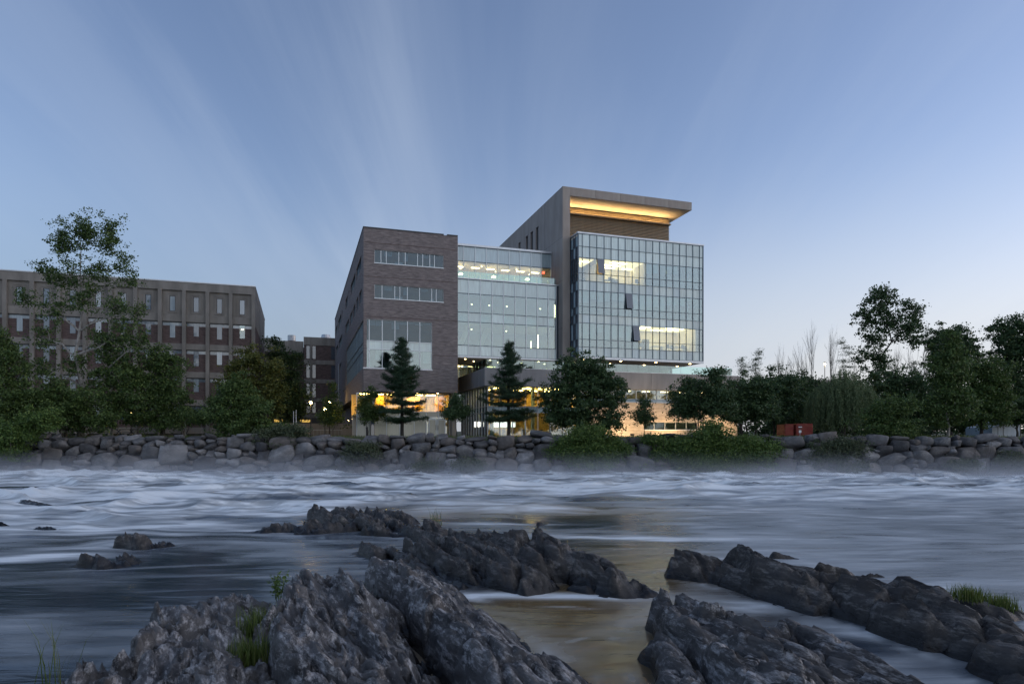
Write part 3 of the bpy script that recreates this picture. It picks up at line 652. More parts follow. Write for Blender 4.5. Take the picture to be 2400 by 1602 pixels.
# earth behind the stones
mbk = MB(); n = 51
for i in range(n-1):
    xa, xb = -60+i*2.4, -60+(i+1)*2.4
    mbk.quad((xa,BANK_Y(xa)+.75,-.4),(xb,BANK_Y(xb)+.75,-.4),(xb,BANK_Y(xb)+2.6,2.75),(xa,BANK_Y(xa)+2.6,2.75)); mbk.quad((xa,BANK_Y(xa)+2.6,2.75),(xb,BANK_Y(xb)+2.6,2.75),(xb,BANK_Y(xb)+5.2,GZ+.005),(xa,BANK_Y(xa)+5.2,GZ+.005))
tag(obj('embankment', mbk, M_soil), kind='structure')
# ---- mist lying on the rapids along the wall's foot
def mist():
    m, N, L = new_mat('river_mist'); out = N.new('ShaderNodeOutputMaterial'); pv = N.new('ShaderNodeVolumePrincipled'); pv.inputs['Color'].default_value = (.86,.90,.97,1)
    geo = N.new('ShaderNodeNewGeometry'); sp = N.new('ShaderNodeSeparateXYZ'); L.new(geo.outputs['Position'], sp.inputs[0])
    zr = N.new('ShaderNodeMapRange'); zr.inputs[1].default_value = 2.45; zr.inputs[2].default_value = .1; L.new(sp.outputs[2], zr.inputs[0])
    pw = N.new('ShaderNodeMath'); pw.operation = 'POWER'; L.new(zr.outputs[0], pw.inputs[0]); pw.inputs[1].default_value = 2.2
    mp = N.new('ShaderNodeMapping'); mp.inputs['Scale'].default_value = (.10,.10,.5); L.new(geo.outputs['Position'], mp.inputs[0])
    nz = N.new('ShaderNodeTexNoise'); nz.inputs['Scale'].default_value = 1; nz.inputs['Detail'].default_value = 2; L.new(mp.outputs[0], nz.inputs[0])
    nr = N.new('ShaderNodeMapRange'); nr.inputs[1].default_value = .3; nr.inputs[2].default_value = .7; nr.inputs[3].default_value = .35; nr.inputs[4].default_value = 1.5; L.new(nz.outputs[0], nr.inputs[0])
    mu = N.new('ShaderNodeMath'); mu.operation = 'MULTIPLY'; L.new(pw.outputs[0], mu.inputs[0]); L.new(nr.outputs[0], mu.inputs[1])
    m2 = N.new('ShaderNodeMath'); m2.operation = 'MULTIPLY'; L.new(mu.outputs[0], m2.inputs[0]); m2.inputs[1].default_value = .06
    L.new(m2.outputs[0], pv.inputs['Density']); L.new(pv.outputs[0], out.inputs['Volume'])
    return m
tag(obj('mist', MB().box(-58, 58, 46, 59.8, -.3, 2.5), mist()), 'low mist over the rapids at the foot of the wall', kind='stuff')

# ------------------------------------------------------------------ campus building (brick wing, glass link, tower, podium)
A = R(17.9); ca, sa = math.cos(A), math.sin(A)

C0 = Vector(((852-CX)/F*74.0, 74.0, GZ))              # front left corner of the brick wing
def u_of(px, v, c=C0):
    r = (px-CX)/F; X = c.x - sa*v; Y = c.y + ca*v; return (Y*r - X)/(ca - sa*r)
def h_of(py, u, v, c=C0):
    Y = c.y + ca*v + sa*u; return CZ + (HY-py)/F*Y - c.z
def wall(P, a0, a1, z0, z1, holes, deep):
    """wall sheet with real openings: P(a, z, d) places a point a along, z up, d into the wall"""
    mb = MB(); As = sorted({a0, a1, *[h[0] for h in holes], *[h[1] for h in holes]}); Zs = sorted({z0, z1, *[h[2] for h in holes], *[h[3] for h in holes]})
    for i in range(len(As)-1):
        for j in range(len(Zs)-1):
            am, zm = (As[i]+As[i+1])/2, (Zs[j]+Zs[j+1])/2
            if any(h[0] < am < h[1] and h[2] < zm < h[3] for h in holes): continue
            mb.quad(P(As[i],Zs[j],0), P(As[i+1],Zs[j],0), P(As[i+1],Zs[j+1],0), P(As[i],Zs[j+1],0))
    for b0, b1, y0, y1 in holes:
        mb.quad(P(b0,y0,0),P(b0,y0,deep),P(b0,y1,deep),P(b0,y1,0)); mb.quad(P(b1,y0,0),P(b1,y1,0),P(b1,y1,deep),P(b1,y0,deep))
        mb.quad(P(b0,y1,0),P(b0,y1,deep),P(b1,y1,deep),P(b1,y1,0)); mb.quad(P(b0,y0,0),P(b1,y0,0),P(b1,y0,deep),P(b0,y0,deep))
    return mb
def front(v): return lambda a, z, d: (a, v+d, z)      # faces the river
def side(u):  return lambda a, z, d: (u+d, a, z)      # faces left
def side_r(u): return lambda a, z, d: (u-d, a, z)     # faces right
def curtain(parent, P, As, Zs, pick, mv=.06, mh=.05, md=.10, mmat=None, tmat=None, pane_d=.06, skip=()):
    """curtain wall: one pane per cell, one mullion per vertical, one transom per horizontal"""
    mmat = mmat or M_mull; tmat = tmat or mmat
    for i in range(len(As)-1):
        for j in range(len(Zs)-1):
            m = pick(i, j)
            if m is None: continue
            p = P(As[i]+mv/2, Zs[j]+mh/2, pane_d); q = P(As[i+1]-mv/2, Zs[j+1]-mh/2, pane_d+.03)
            box_obj('pane', m, parent, p[0], q[0], p[1], q[1], p[2], q[2])
    for a in As:
        p = P(a-mv/2, Zs[0], -.02); q = P(a+mv/2, Zs[-1], md); box_obj('mullion', mmat, parent, p[0], q[0], p[1], q[1], p[2], q[2])
    for z in Zs:
        p = P(As[0], z-mh/2, -.01); q = P(As[-1], z+mh/2, md-.01); box_obj('transom', tmat, parent, p[0], q[0], p[1], q[1], p[2], q[2])
def lin(a, b, n): return [a + (b-a)*k/n for k in range(n+1)]

campus = tag(empty('campus_building', C0, A), 'large campus building with brick wing, glass link and tower under lit canopy', 'building')
# ---- brick wing
UB = u_of(1073, 0); VB = 61.0; ZT = 23.4; ZB = 5.1
z3 = lambda t: 500 + t/2.8
strips = []
ms1 = [332,373,407,488,530,611,645,692,723,783]; ms2 = [332,380,462,495,544,624,705,735,783]
S1 = (1.22, 9.10, 19.58, 21.05); S2 = (1.22, 9.10, 15.62, 17.14); SB = (0.0, 7.76, 7.76, 13.2)
mb = wall(front(0), 0, UB, ZB, ZT, [S1, S2, SB], .35)
rowA = [(2.8,9.6),(11.2,19.2),(21.6,23.0),(25,29.7),(37,38.7),(40.2,49),(52,59)]
rowB = [(2.3,5.6),(6.8,9.6),(11.2,14.7),(15.8,20.7),(22.2,29.7),(37.9,47.7),(50.6,56.5)]
holes = [(a,b,19.58,21.05) for a,b in rowA] + [(a,b,15.62,17.14) for a,b in rowB] + [(41,45.5,11.6,12.8)]
mbs = wall(side(0), 0, VB, ZB, ZT, holes + [(0, 27.8, 7.76, 13.2)], .35)
mb.v, mb.f = mb.v, mb.f; mb.add(mbs.v, mbs.f)
mb.quad((UB,0,ZB),(UB,VB,ZB),(UB,VB,ZT),(UB,0,ZT)); mb.quad((0,VB,ZB),(0,VB,ZT),(UB,VB,ZT),(UB,VB,ZB)); mb.quad((0,0,ZT),(UB,0,ZT),(UB,VB,ZT),(0,VB,ZT))
mb.quad((0,0,ZB),(0,VB,ZB),(UB,VB,ZB),(UB,0,ZB))
bw = obj('brick_wing', mb, M_brick, campus)
notch = u_of(1043, 0)
obj('coping', MB().box(-.06, notch-.15, -.06, .4, ZT, ZT+.12).box(notch+.25, UB, -.06, .4, ZT-.0, ZT+.12).box(-.06, .34, .4, VB, ZT, ZT+.12), M_dark, bw)
for zz in (17.95, 21.75, 13.45, 9.35):               # soldier-course joints
    box_obj('course_line', M_brick_d, bw, 0 if zz > 13.3 else 7.9, UB, -.008, .02, zz, zz+.07)
for (u0,u1,za,zb), ms in ((S1,ms1),(S2,ms2)):
    curtain(bw, front(.12), [u0+(u1-u0)*(t-ms[0])/(ms[-1]-ms[0]) for t in ms], [za, zb], lambda i,j: M_glass_w, .07, .07, .14, M_mull_w)
    box_obj('window_sill', M_mull_w, bw, u0-.05, u1+.05, -.06, .12, za-.09, za-.002)
    for k, (f, w, d) in enumerate(((.14,.9,.5),(.42,.5,.9),(.68,.8,.35))):
        uu = u0 + (u1-u0)*f; box_obj('roller_blind', M_blind, bw, uu, uu+w, .55, .58, zb-d, zb-.05)
    for f in (.30,.36,.82): box_obj('desk_monitor', M_white, bw, u0+(u1-u0)*f, u0+(u1-u0)*f+.4, .7, .74, za+.12, za+.42)
cw = [265,298,381,463,545,627,708]
curtain(bw, front(.08), [.06+(7.70)*(t-265)/443 for t in cw], [7.76, 9.87, 10.8, 13.2], lambda i,j: (M_glass_t, M_frit, M_glass_w)[j], .08, .07, .16, M_mull_w)
box_obj('window_sill', M_white, bw, -.05, 7.8, -.07, .1, 7.62, 7.755)
for k in range(8):
    box_obj('roller_blind', M_blind, bw, .5+k*.9, .5+k*.9+.86, .6, .63, 13.2-random.choice((.2,.35,.6,.9)), 13.15)
    if k % 3 == 1: box_obj('roller_blind', M_blind, bw, .5+k*.9, .5+k*.9+.86, .6, .63, 9.8-random.choice((.5,1.3,1.0)), 9.8)
nv = 17
curtain(bw, side(.08), lin(.12, 27.8, nv), [7.76, 9.87, 10.8, 13.2], lambda i,j: (M_frit_b if (i*7+j) % 3 else M_shade) if j != 1 else M_frit_b, .09, .07, .16, M_mull)
for a,b in rowA: curtain(bw, side(.14), lin(a,b,max(1,int((b-a)/1.6))), [19.58,21.05], lambda i,j: M_darkg if (i+j) % 3 else M_frit_b, .1, .07, .12, M_mull)
for a,b in rowB: curtain(bw, side(.14), lin(a,b,max(1,int((b-a)/1.6))), [15.62,17.14], lambda i,j: M_darkg if (i+j) % 2 else M_shade, .1, .07, .12, M_mull)
curtain(bw, side(.14), lin(41,45.5,2), [11.6,12.8], lambda i,j: M_shade, .1, .07, .12, M_mull)
# rooms behind the wing's windows
obj('room_interior', MB().box(.45, UB-.2, 4.2, 4.3, 5.3, 23).box(.36, UB-.2, .5, 4.2, 18.2, 18.5).box(.36, UB-.2, .5, 4.2, 14.0, 14.3).box(.36,UB-.2,.5,4.2,10.2,10.5).box(.36,UB-.2,.5,4.2,21.8,22), M_room_d, bw)
for uu, zz in ((2.5,21.6),(6.3,21.6),(4.2,17.8),(7.4,17.8)): box_obj('ceiling_light', G_warm, bw, uu, uu+.5, 1.6, 1.72, zz, zz+.03)
# ground floor under the overhang
VR = 2.2
gl = [u_of(p, VR) for p in (836, 874, 906, 937, 971, 999, 1027, 1053)]
curtain(bw, front(VR), gl, [0, 2.35, 2.95, ZB-.05], lambda i,j: (M_frit_w if i not in (5,6) else M_glass, M_frit_w, M_glass)[j], .07, .07, .12, M_mull_w)
dl = gl[5]+.25
for k in range(2):
    d0 = dl + k*1.06
    dr = box_obj('door', M_mull_w, bw, d0, d0+1.0, VR-.06, VR-.01, .02, 2.15)
    box_obj('door_glass', M_frit_w, bw, d0+.14, d0+.86, VR-.09, VR-.062, .2, 2.02)
    box_obj('door_handle', M_dark, bw, d0+(.88 if k == 0 else .06), d0+(.92 if k == 0 else .10), VR-.14, VR-.092, .8, 1.4)
obj('corner_pier', MB().box(gl[-1]+.03, UB, .9, VR+.5, 0, ZB), M_conc_w, bw)
obj('stone_return', MB().box(.9, gl[1]+.1, VR-.45, VR-.12, 0, 2.3), M_stone, bw)
obj('room_interior', MB().box(gl[0]-.3, gl[-1], 6.0, 6.1, 2.6, ZB-.01).box(gl[0]-.3, gl[-1], VR+.2, 6, 2.45, 2.6).box(gl[-1], gl[-1]+.1, VR+.2, 6, 0, ZB-.01), M_room_y, bw)
obj('room_interior', MB().box(gl[0]-.3, gl[-1], 5.0, 5.1, 0, 2.44), M_room, bw)
for a, b in ((gl[1]+.6, gl[2]-.1), (gl[4]-.5, gl[4]+1.0), (gl[6]-.05, gl[7]-.35)): box_obj('orange_panel', M_orange, bw, a, b, 4.0, 4.08, 2.62, ZB-.25)
for k in range(6):
    uu = gl[0] + .5 + k*1.55
    box_obj('ceiling_light', G_amber, bw, uu, uu+1.1, 3.2, 3.5, ZB-.12, ZB-.09)
for uu in (4.2, 8.3): box_obj('ceiling_light', G_warm, bw, uu, uu+.8, 3.6, 3.7, 2.38, 2.41)
for uu, vv in ((1.2,.9),(3.6,.9),(6.2,.9),(8.6,.9)):
    obj('downlight', MB().lathe([(.11,-.03),(.11,0)], 10, (uu,vv,ZB-.003)), G_warm, bw)
# side wall of the ground floor (set back) with sconces
mbs = wall(side(1.3), .9, VB, 0, ZB, [], .2); obj('ground_floor_wall', mbs, M_brick, bw)
obj('ground_floor_glass', MB().box(.95, 1.28, .95, 3.6, .02, ZB-.06), M_darkg, bw)
def sconce(u, v, z, m=None):
    s = obj('wall_sconce', MB().box(u-.16, u, v-.07, v+.07, z, z+.34), M_dark, bw)
    obj('bulb', MB().box(u-.14, u-.02, v-.055, v+.055, z-.025, z-.003), G_bulb, s)
for v, z in ((4.6,2.9),(9.5,2.9),(17,2.9),(24,2.9),(32,2.9),(41,2.9)): sconce(1.29, v, z)
s = obj('wall_sconce', MB().box(1.0,1.14,VR-.62,VR-.46,2.9,3.2), M_dark, bw); obj('bulb', MB().box(1.02,1.12,VR-.60,VR-.48,2.87,2.897), G_bulb, s)
obj('downpipe', MB().tube((-.08,46,ZB),(-.08,46,13.0),.09,.09,8), M_steel, bw)

# ---- glass link
VL = .3; UL0 = UB+.02; UF = 23.62
mLk = [1073+.6] + [1050+t/4.355 for t in (210,332,450,568,683,798,912,1023,1103)]
La = [u_of(p, VL) for p in mLk]; La[0] = UL0
zl = lambda t: h_of(540+t/4.355, La[0], VL)
Lz = [zl(t) for t in (1272,1165,925,828,635,490)]
link = obj('glass_link', MB().box(UL0, UF-.01, VL+.2, 9.0, Lz[0]-.28, Lz[0]-.02).box(UL0, UF-.01, VL+.25, 9, Lz[2]-.15, Lz[2]+.1).box(UL0, UF-.01, VL+.25, 9.0, Lz[5]-.35, Lz[5]-.06), M_soffit, campus)
curtain(link, front(VL), La, Lz, lambda i,j: (M_frit, M_glass_t, M_frit if i % 2 else M_glass_t, M_glass_t, M_frit)[j], .07, .06, .14, M_mull_w, M_mull)
box_obj('return_pane', M_darkg, link, La[-1]+.06, UF-.02, VL+.1, VL+.16, Lz[0], Lz[5])
box_obj('fascia', M_coping, link, UL0, UF, VL-.1, VL+.4, Lz[5]+.03, Lz[5]+.14)
box_obj('fascia', M_coping, link, UL0, UF, VL-.05, VL+.19, Lz[0]-.22, Lz[0]-.03)
obj('room_interior', MB().box(UL0+.1, UF-.1, 6.5, 6.6, Lz[0], Lz[5]-.4), M_room_d, link)
mbw = MB()                                            # raking stair wall seen through the glass
for k in range(2):
    b = UL0+.5+k*2.5; mbw.add([(b,3,Lz[1]),(b+.7,3,Lz[1]),(b+1.9,3,Lz[2]),(b+1.2,3,Lz[2]),(b,3.2,Lz[1]),(b+.7,3.2,Lz[1]),(b+1.9,3.2,Lz[2]),(b+1.2,3.2,Lz[2])],[(0,1,2,3),(7,6,5,4),(0,4,5,1),(1,5,6,2),(2,6,7,3),(3,7,4,0)])
obj('stair_stringer', mbw, M_room, link)
obj('guard_rail', MB().box(UL0+.1, UF-.3, 1.1, 1.14, Lz[2]+.15, Lz[2]+1.0), M_white, link)
for t, y in ((242,757),(422,768),(600,780),(942,803),(240,1012),(595,1030)):
    uu = u_of(1050+t/4.355, VL+1.4); zz = h_of(540+y/4.355, uu, VL+1.4)
    obj('downlight', MB().lathe([(.06,0),(.09,.08)], 10, (uu, VL+1.4, zz)), G_white, link)
for t, y0, y1 in ((920,1065,1205),(848,1130,1205),(1090,760,890)):
    uu = u_of(1050+t/4.355, VL+1.2); box_obj('light_tube', G_white, link, uu-.04, uu+.04, VL+1.2, VL+1.26, h_of(540+y1/4.355,uu,VL+1.2), h_of(540+y0/4.355,uu,VL+1.2))
# upper storey, set back behind a terrace
VU = 2.8; mUp = [1050+t/4.355 for t in (100,160,277,392,510,624,735,847,955,1062)]
Ua = [u_of(p, VU) for p in mUp]; Ua[-1] = UF-.05
Uz = [Lz[5]-.06, h_of(540+305/4.355, Ua[0], VU), h_of(540+155/4.355, Ua[0], VU)]
curtain(link, front(VU), Ua, Uz, lambda i,j: M_glass if j == 0 else (M_frit_b if i < 8 else M_shade), .07, .06, .14, M_mull_w, M_mull)
obj('upper_roof', MB().box(UL0, UF, VU-.15, 12, Uz[2]+.03, Uz[2]+.28), M_coping, link)
obj('room_interior', MB().box(UL0, UF-.1, 7.5, 7.6, Uz[0], Uz[2]).box(UL0, UF-.1, VU+.2, 7.5, Uz[1]-.05, Uz[1]+.05).box(UL0, UL0+.05, VU, 7.5, Uz[0], Uz[2]), M_room, link)
for t, y, w in ((127,393,.14),(343,372,.14),(485,424,.14),(700,403,.14),(830,452,.14)):
    uu = u_of(1050+t/4.355, VU+1.2); zz = h_of(540+y/4.355, uu, VU+1.2)
    obj('downlight', MB().lathe([(.05,0),(.08,.08)], 10, (uu, VU+1.2, zz)), G_white, link)
for k in range(6): box_obj('ceiling_light', G_warm, link, UL0+1+k*2.0, UL0+2.0+k*2.0, 5.2, 5.5, Uz[1]-.1, Uz[1]-.07)
for t, y in ((130,440),(465,470),(810,495)):
    uu = u_of(1050+t/4.355, VU+1.6); zz = h_of(540+y/4.355, uu, VU+1.6)
    obj('pendant_lamp', MB().lathe([(.30,0),(.28,.08),(.08,.2),(.02,.24)], 12, (uu, VU+1.6, zz-.1)), G_warm, link)
for i in range(len(La)-1):
    box_obj('balustrade_pane', M_rail, link, La[i]+.02, La[i+1]-.02, VL+.1, VL+.12, Lz[5]+.1, Lz[5]+.95)
box_obj('exit_sign', glow('exit_sign_red', (1,.10,.05), 2.0), link, u_of(1273,VU)-.1, u_of(1273,VU)+.15, VU-.12, VU-.05, Uz[0]+2.1, Uz[0]+2.35)
for k in range(8):
    obj('downlight', MB().lathe([(.10,-.03),(.10,0)], 10, (UL0+1.2+k*1.55, 1.3+(k % 2)*2, Lz[0]-.283)), G_white if k % 2 else G_warm, link)

# ---- tower: concrete fin wall, canopy, louvred plant storey, glass box
VF = -.95; UF1 = u_of(1336, VF); ZF = h_of(436, UF, VF); ZS = ZF-1.04
UC = u_of(1621.6, VF); ULv = 40.5; VLv = 2.6; VT = 32.0; VX = -3.15
slots = []
for t0, t1, y0, y1 in ((360,382,315,505),(318,338,355,545),(280,298,398,570),(222,238,455,585),(168,184,505,600),(132,148,540,610)):
    vv = []
    for t in (t1, t0):
        r = (1150+t/3.41-CX)/F; X = C0.x+ca*UF; Y = C0.y+sa*UF; vv.append((X - r*Y)/(sa + ca*r))
    slots.append((vv[0], vv[1], 24.6, 28.2))
tw = wall(side(UF), VF, VT, 0, ZF, slots, .3)
tw.quad((UF,VF,0),(UF1,VF,0),(UF1,VF,ZF),(UF,VF,ZF)); tw.quad((UF1,VF,0),(UF1,VLv,0),(UF1,VLv,ZF),(UF1,VF,ZF))
tw.quad((UF,VF,ZF),(UF1,VF,ZF),(UF1,VT,ZF),(UF,VT,ZF))
tower = obj('tower', tw, M_conc_w, campus)
for a,b,c,d in slots:
    n = 5
    sl = box_obj('slot_louvre', M_dark, tower, UF+.2, UF+.28, a, b, c, d)
for k in range(1, 5):
    vv = VF + k*6.2; box_obj('panel_joint', M_dark, tower, UF-.004, UF+.01, vv, vv+.03, 12.5, ZF-.02)
for zz in (13.2, 19.0, 24.3): box_obj('panel_joint', M_dark, tower, UF-.004, UF+.01, VF+.02, VT-.1, zz, zz+.03)
obj('tower_core', MB().box(UF1, ULv, VLv+.22, VT, 7.0, ZS-.01), M_conc, tower)
np_ = 5
for k in range(np_):
    a = UF1+.004+(UC-UF1)*k/np_; b = UF1+(UC-UF1)*(k+1)/np_-.025
    box_obj('fascia_panel', M_conc_w, tower, a, b, VF, VF+.12, ZS, ZF)
obj('canopy', MB().box(UF1+.004, UC-.02, VF+.125, VT, ZS+.02, ZF-.01), M_soffit, tower)
nl = 26
for k in range(nl):
    z0 = 24.25 + (ZS-.15-24.25)*k/nl; box_obj('louvre_slat', M_louvre, tower, UF1+.02, ULv, VLv-.02, VLv+.14, z0, z0+.115)
obj('louvre_backing', MB().box(UF1, ULv-.02, VLv+.16, VLv+.21, 24.1, ZS), M_dark, tower)
obj('light_trough', MB().box(UF1+.1, ULv-.1, VLv-.62, VLv-.1, ZS-1.15, ZS-1.11).box(UF1+.1, ULv-.1, VLv-.66, VLv-.62, ZS-1.15, ZS-.98), M_louvre, tower)
obj('light_strip', MB().box(UF1+.2, ULv-.2, VLv-.45, VLv-.33, ZS-1.10, ZS-1.08), G_led, tower)
obj('tower_back', MB().box(UF1, ULv, VLv+.3, VT-.1, 0, 7.0), M_conc, tower)

gx = lambda x: u_of(1320+x/4.612, VX)
Ga = [gx(t) for t in (162,208,288,365,444,520,597,672,748,823,896,970,1045,1117,1189,1260,1332,1403,1475,1515)]
gy = lambda y: h_of(540+y/4.612, Ga[0], VX)
Gz = [gy(t) for t in (1355,1252,1170,993,898,815,640,537,455,285,165,30)]
U0, U1 = Ga[0], Ga[-1]
gb = obj('glass_box', MB().box(U0+.1, U1-.1, VX+.2, 6.0, Gz[0]-.28, Gz[0]-.01).box(U0+.1, U1-.16, VX+.2, 6.0, Gz[3]+.3, Gz[3]+.62).box(U0+.1, U1-.16, VX+.2, 6, Gz[6]+.25, Gz[6]+.6)
         .box(U0+.1, U1-.1, VX+.2, 6, Gz[9]+.1, Gz[9]+.4).box(U0, U1, VX+.1, 6, Gz[11]-.25, Gz[11]-.05), M_soffit, campus)
def tower_pick(i, j):
    r = 10-j                                           # rows counted from the top
    if r in (0, 1, 4, 7, 10): return (M_frit, M_frit, M_frit_b, M_frit)[(i*5+r*3) % 4] if r > 1 else M_frit
    if r in (2, 3):
        if i <= 9: return M_glass if not (r == 2 and i == 3) else None
        return M_glass_t
    if r in (5, 6): return None if (r == 5 and i == 7) else M_glass_t
    if r in (8, 9):
        if i >= 9: return M_glass
        return None if (r == 8 and i == 8) else M_glass_t
    return M_frit
curtain(gb, front(VX), Ga, Gz, tower_pick, .055, .045, .10, M_mull)
for i, j in ((3,8),(7,5),(8,2)):                      # top-hung vents standing open
    w = Ga[i+1]-Ga[i]-.09; h = Gz[j+1]-Gz[j]-.07
    me = MB().box(-w/2, w/2, -.015, .015, -h, 0).mesh('open_vent_pane'); me.materials.append(M_darkg)
    o = obj('open_vent_pane', me, None, gb, ((Ga[i]+Ga[i+1])/2, VX-.05, Gz[j+1]-.03)); o.rotation_euler = (R(-9), 0, 0)
Sa = [VX+.04, VX+.75, VX+1.45, VF-.03]
def side_pick(i, j):
    r = 10-j
    return M_glass if r in (2,3) else (M_darkg if (i+j) % 2 else M_frit_b)
curtain(gb, side(U0-.02), Sa, Gz, side_pick, .09, .05, .12, M_mull)
curtain(gb, side_r(U1+.02), lin(VX+.05, 6, 8), Gz, lambda i,j: M_glass if (10-j) in (2,3,5,6,8,9) else M_frit, .07, .05, .12, M_mull)
box_obj('coping', M_coping, gb, U0-.1, U1+.1, VX-.06, 2.4, Gz[11]+.03, Gz[11]+.2)
box_obj('base_trim', M_coping, gb, U0-.05, U1+.05, VX-.03, VX+.19, Gz[0]-.3, Gz[0]-.03)
# rooms
def room(u0, u1, z0, z1, wallm, depth=4.6):
    mb = MB(); vb = VX+depth
    mb.box(u0, u1, vb, vb+.1, z0, z1); mb.box(u0, u0+.06, VX+.3, vb, z0, z1); mb.box(u1-.06, u1, VX+.3, vb, z0, z1)
    return obj('room_interior', mb, wallm, gb)
room(Ga[0]+.2, Ga[4], Gz[7]+.08, Gz[9]+.09, M_room, 6.5); room(Ga[4]+.01, Ga[10], Gz[7]+.08, Gz[9]+.09, M_room)
room(Ga[10]+.01, Ga[16], Gz[7]+.08, Gz[9]+.09, M_room_d, 5.5)
room(Ga[9], U1-.9, Gz[1]+.05, Gz[3]+.29, M_room, 5.0)
room(Ga[0]+.2, Ga[9]-.01, Gz[1]+.05, Gz[3]+.29, M_room_d, 5); room(Ga[0]+.2, Ga[16], Gz[4]+.05, Gz[6]+.24, M_room_d, 5)
obj('room_floor', MB().box(U0+.12, U1-.18, VX+.2, 3, Gz[7]-.02, Gz[7]+.06).box(U0+.12, U1-.18, VX+.2, 3, Gz[4]-.02, Gz[4]+.04).box(U0+.12, U1-.18, VX+.2, 3, Gz[1]-.02, Gz[1]+.04), M_room_d, gb)
def strip(x0, x1, y, d, zc):
    u0, u1 = u_of(1320+x0/4.612, VX+d), u_of(1320+x1/4.612, VX+d)
    box_obj('ceiling_light', G_white, gb, u0, u1, VX+d, VX+d+.34, zc-.12, zc-.06)
zc = Gz[9]+.09
G_fill = glow('ceiling_fill_glow', (1.0,.72,.34), .9)  # glow sheets added under the ceilings to brighten the lit rooms
box_obj('fill_glow_panel', G_fill, gb, Ga[4]+.1, Ga[10]-.1, VX+.5, VX+4.4, Gz[9]+.055, Gz[9]+.085); box_obj('fill_glow_panel', G_fill, gb, Ga[0]+.4, Ga[3], VX+.9, VX+4.4, Gz[9]+.055, Gz[9]+.085)
box_obj('fill_glow_panel', G_fill, gb, Ga[9]+.1, U1-1.0, VX+.5, VX+4.6, Gz[3]+.255, Gz[3]+.285)
for x0, x1, d in ((190,285,1.6),(515,690,1.0),(447,625,2.2),(447,560,3.4),(640,860,3.2)): strip(x0, x1, 0, d, zc)
zc = Gz[3]+.29
for x0, x1, d in ((850,950,1.2),(830,895,2.4),(1120,1305,1.2),(1120,1255,2.4),(960,1080,3.2)): strip(x0, x1, 0, d, zc)
for k in range(3): obj('downlight', MB().lathe([(.08,0),(.1,.06)], 8, (U0+.5, VX+.6+k*.55, Gz[9]-.62)), G_warm, gb)
def chair(u, v, z, m):
    mb = MB().box(u-.22,u+.22,v-.22,v+.22,z+.42,z+.47).box(u-.2,u+.2,v+.2,v+.25,z+.5,z+.95).box(u-.03,u+.03,v-.03,v+.03,z+.1,z+.42).box(u-.2,u+.2,v-.03,v+.03,z,z+.1)
    return obj('chair', mb, m, gb)
M_chair = surf('chair_grey', (.10,.11,.13), (.14,.15,.17), 4, .7)
for i, u in enumerate((Ga[1], Ga[1]+.7, Ga[2]+.2, Ga[5]+.4, Ga[5]+1.1, Ga[7]-.1, Ga[9]+.3)): chair(u, VX+1.0+(i % 3)*.5, Gz[7]+.06, M_chair)
for i, u in enumerate((Ga[10], Ga[10]+.8, Ga[14], Ga[14]+.9, Ga[16]+.2, Ga[17])): chair(u, VX+1.0+(i % 2)*.6, Gz[1]+.04, M_chair)
for u0_, u1_, z in ((Ga[4]+.2,Ga[7],Gz[7]+.06),(Ga[12],Ga[13]+.5,Gz[1]+.04),(Ga[14],Ga[17],Gz[1]+.04)):
    obj('desk', MB().box(u0_,u1_,VX+1.7,VX+2.4,z+.7,z+.74).box(u0_,u0_+.05,VX+1.7,VX+2.4,z,z+.7).box(u1_-.05,u1_,VX+1.7,VX+2.4,z,z+.7), M_white, gb)
obj('cupboard', MB().box(Ga[11]+.2, Ga[12], VX+2.6, VX+3.2, Gz[1]+.04, Gz[1]+1.7), M_room_d, gb)
# blinds drawn to different depths
for i in range(19):
    drop = (.95,.95,.6,.8,.7,.55,.6,0,1.3,1.3,1.3,.9,1.3,.65,.65,.65,.2,.0,.0)[i]
    if drop: box_obj('roller_blind', M_blind, gb, Ga[i]+.05, Ga[i+1]-.05, VX+.32, VX+.34, max(Gz[6]-drop*1.5, Gz[4]+.1), Gz[6]+.2)
    d2 = (1.7,1.9,1.9,1.0,2.0,1.7,1.5,1.9,.6)[i] if i < 9 else 0
    if d2: box_obj('roller_blind', M_blind, gb, Ga[i]+.05, Ga[i+1]-.05, VX+.32, VX+.34, Gz[3]-d2, Gz[3]+.25)
    d3 = (0,.5,.9,0,1.2,1.1)[i % 6] if i > 9 and i < 16 else 0
    if d3: box_obj('roller_blind', M_blind, gb, Ga[i]+.05, Ga[i+1]-.05, VX+.32, VX+.34, Gz[9]-d3, Gz[9]+.05)
for k in range(4):
    for vv in (-2.2, .8):
        obj('downlight', MB().lathe([(.13,-.035),(.13,0)], 10, (U0+1.2+k*4.9, vv, Gz[0]-.283)), G_warm, gb)
# recessed storey under the box
curtain(gb, front(3.0), lin(UF1+.2, U1-.8, 9), [7.0, Gz[0]-.3], lambda i,j: M_darkg, .12, .06, .12, M_dark)

